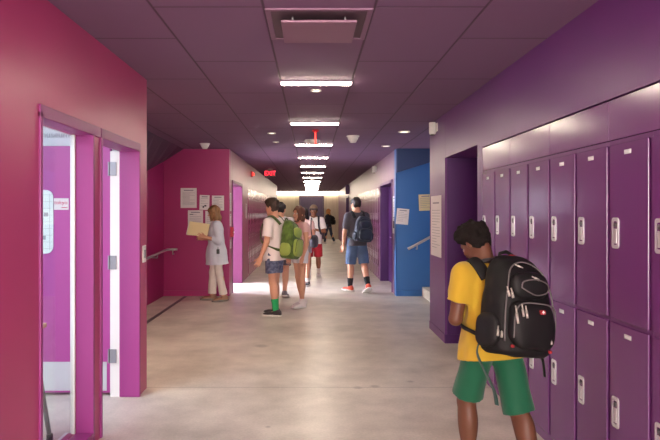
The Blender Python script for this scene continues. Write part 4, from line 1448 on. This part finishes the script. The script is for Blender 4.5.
# 2. woman with a manila folder
P2 = Person('woman in a pale tunic and white trousers walking past the rose wall with a folder', 1.63, px_pos(216.5, 10.45), 100, lean=2, head=(-8, 10),
            legs={'L': (-6, 5, 2, 4, 4), 'R': (7, 4, 2, 4, 0)},
            arms={'L': ((-.20, -.16, -1), (.10, 1, .25), None), 'R': ((.22, -.08, -1), (-.15, 1, .10), None)}, skin='light', build=.98, shoulder=.94)
P2.hair(HAIR['blond'], 'bob')
P2.shirt(cloth('pale grey linen', (205, 208, 218)), name='tunic', hem=-.27, sleeve=.55, long=True, loose=1.9, flare=1.2, noise=.009, hemflare=.05)
P2.pants(cloth('white linen', (226, 214, 204)), .078)
P2.shoes(mat('tan leather', (150, 110, 84), .5), 'sole_grey', lace=False)
Rz = np.array(Matrix.Rotation(math.radians(100), 3, 'Z'))
hl = np.array(P2.pos) + Rz @ (P2.J['wrL'] + P2.J['hdL'] * .09)
t = thing('manila_folder', 'open manila folder held in front by the woman in the tunic', 'folder', (hl[0] - .05, hl[1] + .0, hl[2] + .005))
mf = mat('manila card', (238, 220, 168), .7)
for tilt_, dy, roll_ in ((24, 0, 8), (-16, .004, 4)):
    b = bmesh.new()
    add_box(b, (-.17, -.0015, 0), (.17, .0015, .235), .0006)
    b.transform(Matrix.Translation((0, dy, 0)) @ Matrix.Rotation(math.radians(roll_), 4, 'Y') @ Matrix.Rotation(math.radians(-tilt_ if dy == 0 else -44), 4, 'X'))
    obj('folder_cover', b, mf, t)
b = bmesh.new()
add_box(b, (-.185, .002, .005), (.15, .004, .22))
b.transform(Matrix.Rotation(math.radians(5), 4, 'Y') @ Matrix.Rotation(math.radians(-34), 4, 'X'))
obj('paper_sheets', b, M['paper'], t)
t = thing('key_pouch', 'small black pouch hanging at the hip of the woman in the tunic', 'pouch', tuple(np.array(P2.pos) + Rz @ P2.T(-.235, -.02, -.02)), math.radians(100))
obj('pouch_body', bx((-.035, -.025, -.05), (-.015, .025, .03), .008), M['black_plastic'], t)
obj('belt_clip', tube([(-.025, 0, .03), (-.022, 0, .06), (-.005, 0, .055)], .005), M['steel_dark'], t, True)

# 3. boy in a white shirt with the green backpack
P3 = Person('boy in a white shirt and dark patterned shorts with bright green socks', 1.71, px_pos(274.5, 8.95), 66, lean=2, head=(-6, 4),
            legs={'L': (-3, 5, 1, 10, 0), 'R': (5, 4, 1, 6, 2)},
            arms={'L': ((-.30, -.06, -1), (-.18, .34, -1), None), 'R': ((.22, .0, -1), (.1, .3, -1), None)}, skin='light', build=.98, shoulder=1.0)
P3.hair(HAIR['brown'], 'curly', .006, .013)
P3.shirt(cloth('white cotton', (230, 216, 214)), hem=-.12, sleeve=.80, loose=1.7, flare=1.16, noise=.008)
chk = cloth('dark checked cotton', (44, 50, 84), .85, var=.4, var_scale=26, var_col=(120, 124, 150))
P3.shorts(chk, length=.70, flare=.104)
P3.socks(cloth('bright green sock', (40, 158, 92)), .42)
P3.shoes(cloth('dark grey shoe', (62, 54, 56)), 'sole_white')
gr, gr2 = cloth('green nylon', (82, 104, 44), .7, var=.35, var_scale=16), cloth('bright lime nylon', (146, 162, 78), .7)
P3.pack('green and lime backpack on the boy in the white shirt', gr, gr2, cloth('olive webbing', (70, 84, 44)), size=(.33, .55, .25), z=.175, off=.15, tilt=-4, roll=6, zipper=mat('dark zip', (40, 52, 30), .5))
cordw = mat('white drawcord', (220, 214, 206), .7)
b = bmesh.new()
q = P3.T(.06, .175, -.06)
add_tube(b, smooth_path([q, q + V(.02, .01, -.08), q + V(.015, .012, -.17)]), .006, 6)
obj('drawstring', b, cordw, P3.root, True)

# 4. girl with long brown hair beside him
P4 = Person('girl with long chestnut hair in a pink top and pale shorts beside the green backpack', 1.60, px_pos(299.5, 9.75), 128, lean=1, head=(10, -2),
            legs={'L': (4, 4, 2, 4, 0), 'R': (-7, 6, 2, 4, 8)}, arms={'L': ((-.2, .05, -1), (.1, .3, -1), None), 'R': ((.2, -.05, -1), (.1, .2, -1), None)}, skin='light', build=.92, shoulder=.92)
P4.hair(HAIR['chestnut'], 'long')
P4.shirt(cloth('pink cotton', (220, 176, 172)), name='top', hem=-.03, sleeve=.35, loose=.8, noise=.004)
P4.shorts(cloth('pale denim', (206, 200, 204)), length=.42, flare=.104)
P4.socks(cloth('white ankle sock', (222, 214, 210)), .16)
P4.shoes(cloth('white sneaker', (224, 214, 210)), 'sole_white')

# 5. boy mostly hidden behind the white shirt
P5 = Person('dark haired boy mostly hidden behind the boy in the white shirt', 1.68, px_pos(280.5, 10.9), -8, head=(-10, 4), legs={'L': (8, 6, 2, 4, 0), 'R': (-8, 10, 2, 4, 12)}, skin='light')
P5.hair(HAIR['black'], 'short')
P5.shirt(cloth('pale grey cotton', (190, 182, 184)), loose=1.2)
P5.shorts(cloth('grey cotton', (92, 88, 96)), length=.85)
P5.shoes(cloth('grey sneaker', (120, 110, 112)), 'sole_white')

# 6. dark haired girl behind the long haired girl
P6 = Person('dark haired girl with a dark shoulder bag half hidden beside the boy in the cap', 1.60, px_pos(303.8, 12.6), 165, head=(0, 4), legs={'L': (10, 8, 2, 4, 0), 'R': (-9, 12, 2, 4, 14)}, skin='light', build=.92, shoulder=.92,
            arms={'L': ((-.25, .1, -1), (.3, .9, -.2), None), 'R': ((.2, -.05, -1), (.1, .3, -1), None)})
P6.hair(HAIR['black'], 'long')
P6.shirt(cloth('pale pink cotton', (214, 180, 174)), hem=-.05, sleeve=.5, loose=1.0)
P6.shorts(cloth('grey shorts cotton', (150, 142, 146)), length=.5)
P6.socks(cloth('white sock', (220, 214, 208)), .2)
P6.shoes(cloth('dark sneaker', (60, 54, 60)), 'sole_white')
Rz6 = np.array(Matrix.Rotation(math.radians(165), 3, 'Z'))
bl = np.array(P6.pos) + Rz6 @ P6.T(-.245, .03, .02)
t = thing('shoulder_bag', 'dark grey shoulder bag hanging beside the half hidden dark haired girl', 'bag', tuple(bl), math.radians(165))
F = build([ell((0, 0, .02), (.07, .15, .13), None, 3)], .007)
link_mesh('bag_body', F.to_mesh('bag_body'), cloth('charcoal canvas', (62, 60, 68)), t, True)
ribbon(t, 'bag_strap', [(0, -.13, .08), (.03, -.12, .28), (.06, -.045, .485), (.05, .06, .44), (.03, .13, .25), (0, .13, .08)], (.5, 0, .1), .03, .008, cloth('dark strap', (44, 40, 46)))

# 7. boy in a cap facing the camera
P7 = Person('boy in a cap, white shirt and red shorts walking towards the camera', 1.68, px_pos(313.6, 14.0), 178, head=(4, 6),
            legs={'L': (-8, 14, 2, 4, 10), 'R': (9, 6, 2, 4, 0)},
            arms={'L': ((-.28, .16, -1), (.95, .45, .22), None), 'R': ((.28, .12, -1), (-.9, .5, .06), None)}, skin='mid', build=1.0)
P7.hair(HAIR['black'], 'short')
P7.shirt(cloth('bright white cotton', (232, 226, 222)), hem=-.12, sleeve=.78, loose=1.5, flare=1.1)
P7.shorts(cloth('red polyester', (170, 28, 42), .6), length=.98, flare=.106)
P7.socks(cloth('white long sock', (220, 214, 208)), .3)
P7.shoes(cloth('pale sneaker', (206, 198, 194)), 'sole_white')
cap = P7.part('cap', [stack(P7.hc, P7.HR, [tuple(v * P7.hk for v in r) for r in HEAD], 2.15, .022), (ell(P7.Hd(0, .0, .075), V(.086, .105, .065) * P7.hk, P7.HR), .02)], cloth('tan cap cotton', (134, 112, 92)),
              clip=[(tuple(-(P7.HR @ V(0, -.15, 1))), -float((P7.HR @ V(0, -.15, 1)) @ P7.Hd(0, 0, .048)))])
P7.part('cap_brim', [ell(P7.Hd(0, .125, .052), V(.075, .075, .009) * P7.hk, P7.HR @ rot('X', -14), 2.4)], cloth('dark cap brim', (70, 56, 50)), .006, parent=cap)
navy = cloth('navy nylon', (38, 42, 58), .6)
P7.pack('navy backpack worn by the boy in the cap, its dark straps over his white shirt', navy, navy, navy, size=(.30, .45, .18), zipper=None)

# 8. far girl near the end wall
P8 = Person('golden haired girl in dark clothes far off near the end wall', 1.66, px_pos(328.5, 28.6), 60, lean=1, legs={'L': (12, 4, 2, 4, 0), 'R': (-13, 10, 2, 4, 16)}, skin='light', build=.92, shoulder=.92, h=.009,
            arms={'L': ((-.2, .2, -1), (.2, .8, .1), None), 'R': ((.2, .0, -1), (.1, .5, -1), None)})
P8.hair(HAIR['ginger'], 'bob')
P8.shirt(cloth('black top cotton', (44, 40, 50)), hem=-.08, sleeve=.9, long=True, loose=.9)
P8.pants(cloth('dark slate denim', (54, 64, 84)), .052)
P8.shoes(cloth('white far sneaker', (214, 210, 206)), 'sole_white', lace=False)
P8.pack('small black backpack on the far golden haired girl', bk, bk2, bk, size=(.28, .40, .17))

# 9. boy in grey walking away on the right
P9 = Person('boy in a grey shirt and blue denim shorts with orange shoes walking away', 1.77, px_pos(356.8, 11.5), 18, lean=2, head=(14, 2),
            legs={'L': (6, 2, 1, 18, 0), 'R': (-10, 16, 2, 4, 26)},
            arms={'L': ((-.22, -.02, -1), (-.02, .25, -1), None), 'R': ((.2, .05, -1), (-.2, .8, -.5), None)}, skin='light', build=.94, shoulder=.98)
P9.hair(HAIR['black'], 'short', .008, .014)
P9.shirt(cloth('dark grey marl', (78, 74, 82)), hem=-.10, sleeve=.85, loose=1.3, flare=1.05)
P9.part('shirt_back_panel', [stack(P9.pel, P9.R, [(-.08, .165, .12), (.05, .160, .118), (.3, .150, .118), (.40, .13, .10)], 2.3, .014)], cloth('light grey marl', (178, 172, 172)))
P9.shorts(cloth('blue denim', (84, 104, 136), var=.12, var_scale=8), length=1.0, flare=.108)
P9.socks(cloth('black sock', (36, 38, 42)), .38)
P9.shoes(cloth('orange red shoe', (196, 86, 64)), 'sole_white')
nv = cloth('dark navy nylon', (34, 40, 58), .6)
P9.pack('dark navy backpack on the boy in grey with orange shoes', nv, nv, cloth('black webbing', (28, 28, 34)), size=(.34, .47, .23), z=.20, off=.14, tilt=-4, roll=4, zipper=mat('slate zip', (70, 74, 84), .5), dx=.03)
# ------------------------------------------------------------------ light, camera, view
sc = bpy.context.scene
w = bpy.data.worlds.new('World')
sc.world = w
w.use_nodes = True
w.node_tree.nodes['Background'].inputs[0].default_value = (0.5, 0.45, 0.5, 1)
w.node_tree.nodes['Background'].inputs[1].default_value = 0.1

def daylight(name, loc, rot_, size, size_y, power, col):
    l = bpy.data.lights.new(name, 'AREA')
    l.shape = 'RECTANGLE'; l.size = size; l.size_y = size_y; l.energy = power; l.color = col
    o = bpy.data.objects.new(name, l); C.objects.link(o)
    o.location = loc; o.rotation_euler = rot_
    return o
# daylight from the window of the room behind the bright magenta doorway
daylight('window_daylight', (-4.5, 12.4, 1.7), (0, math.radians(-68), 0), 1.6, 1.8, 190, (0.86, 0.93, 1.0))

cam = bpy.data.cameras.new('camera')
co = bpy.data.objects.new('camera', cam)
C.objects.link(co)
co.location = (0, 0, 1.5)
co.rotation_euler = (PI / 2, 0, 0)
cam.sensor_width = 36
cam.lens = 36 * 616 / 660
cam.shift_x = 19 / 660
cam.shift_y = -8 / 660
cam.clip_start = 0.05
cam.clip_end = 100
sc.camera = co
sc.view_settings.view_transform = 'Standard'
sc.view_settings.look = 'None'
sc.view_settings.gamma = 1
sc.view_settings.use_curve_mapping = False
sc.view_settings.exposure = 0.5
sc.cycles.use_denoising = True
sc.cycles.max_bounces = 10
sc.cycles.diffuse_bounces = 6
sc.cycles.transparent_max_bounces = 12
sc.cycles.sample_clamp_indirect = 6.0
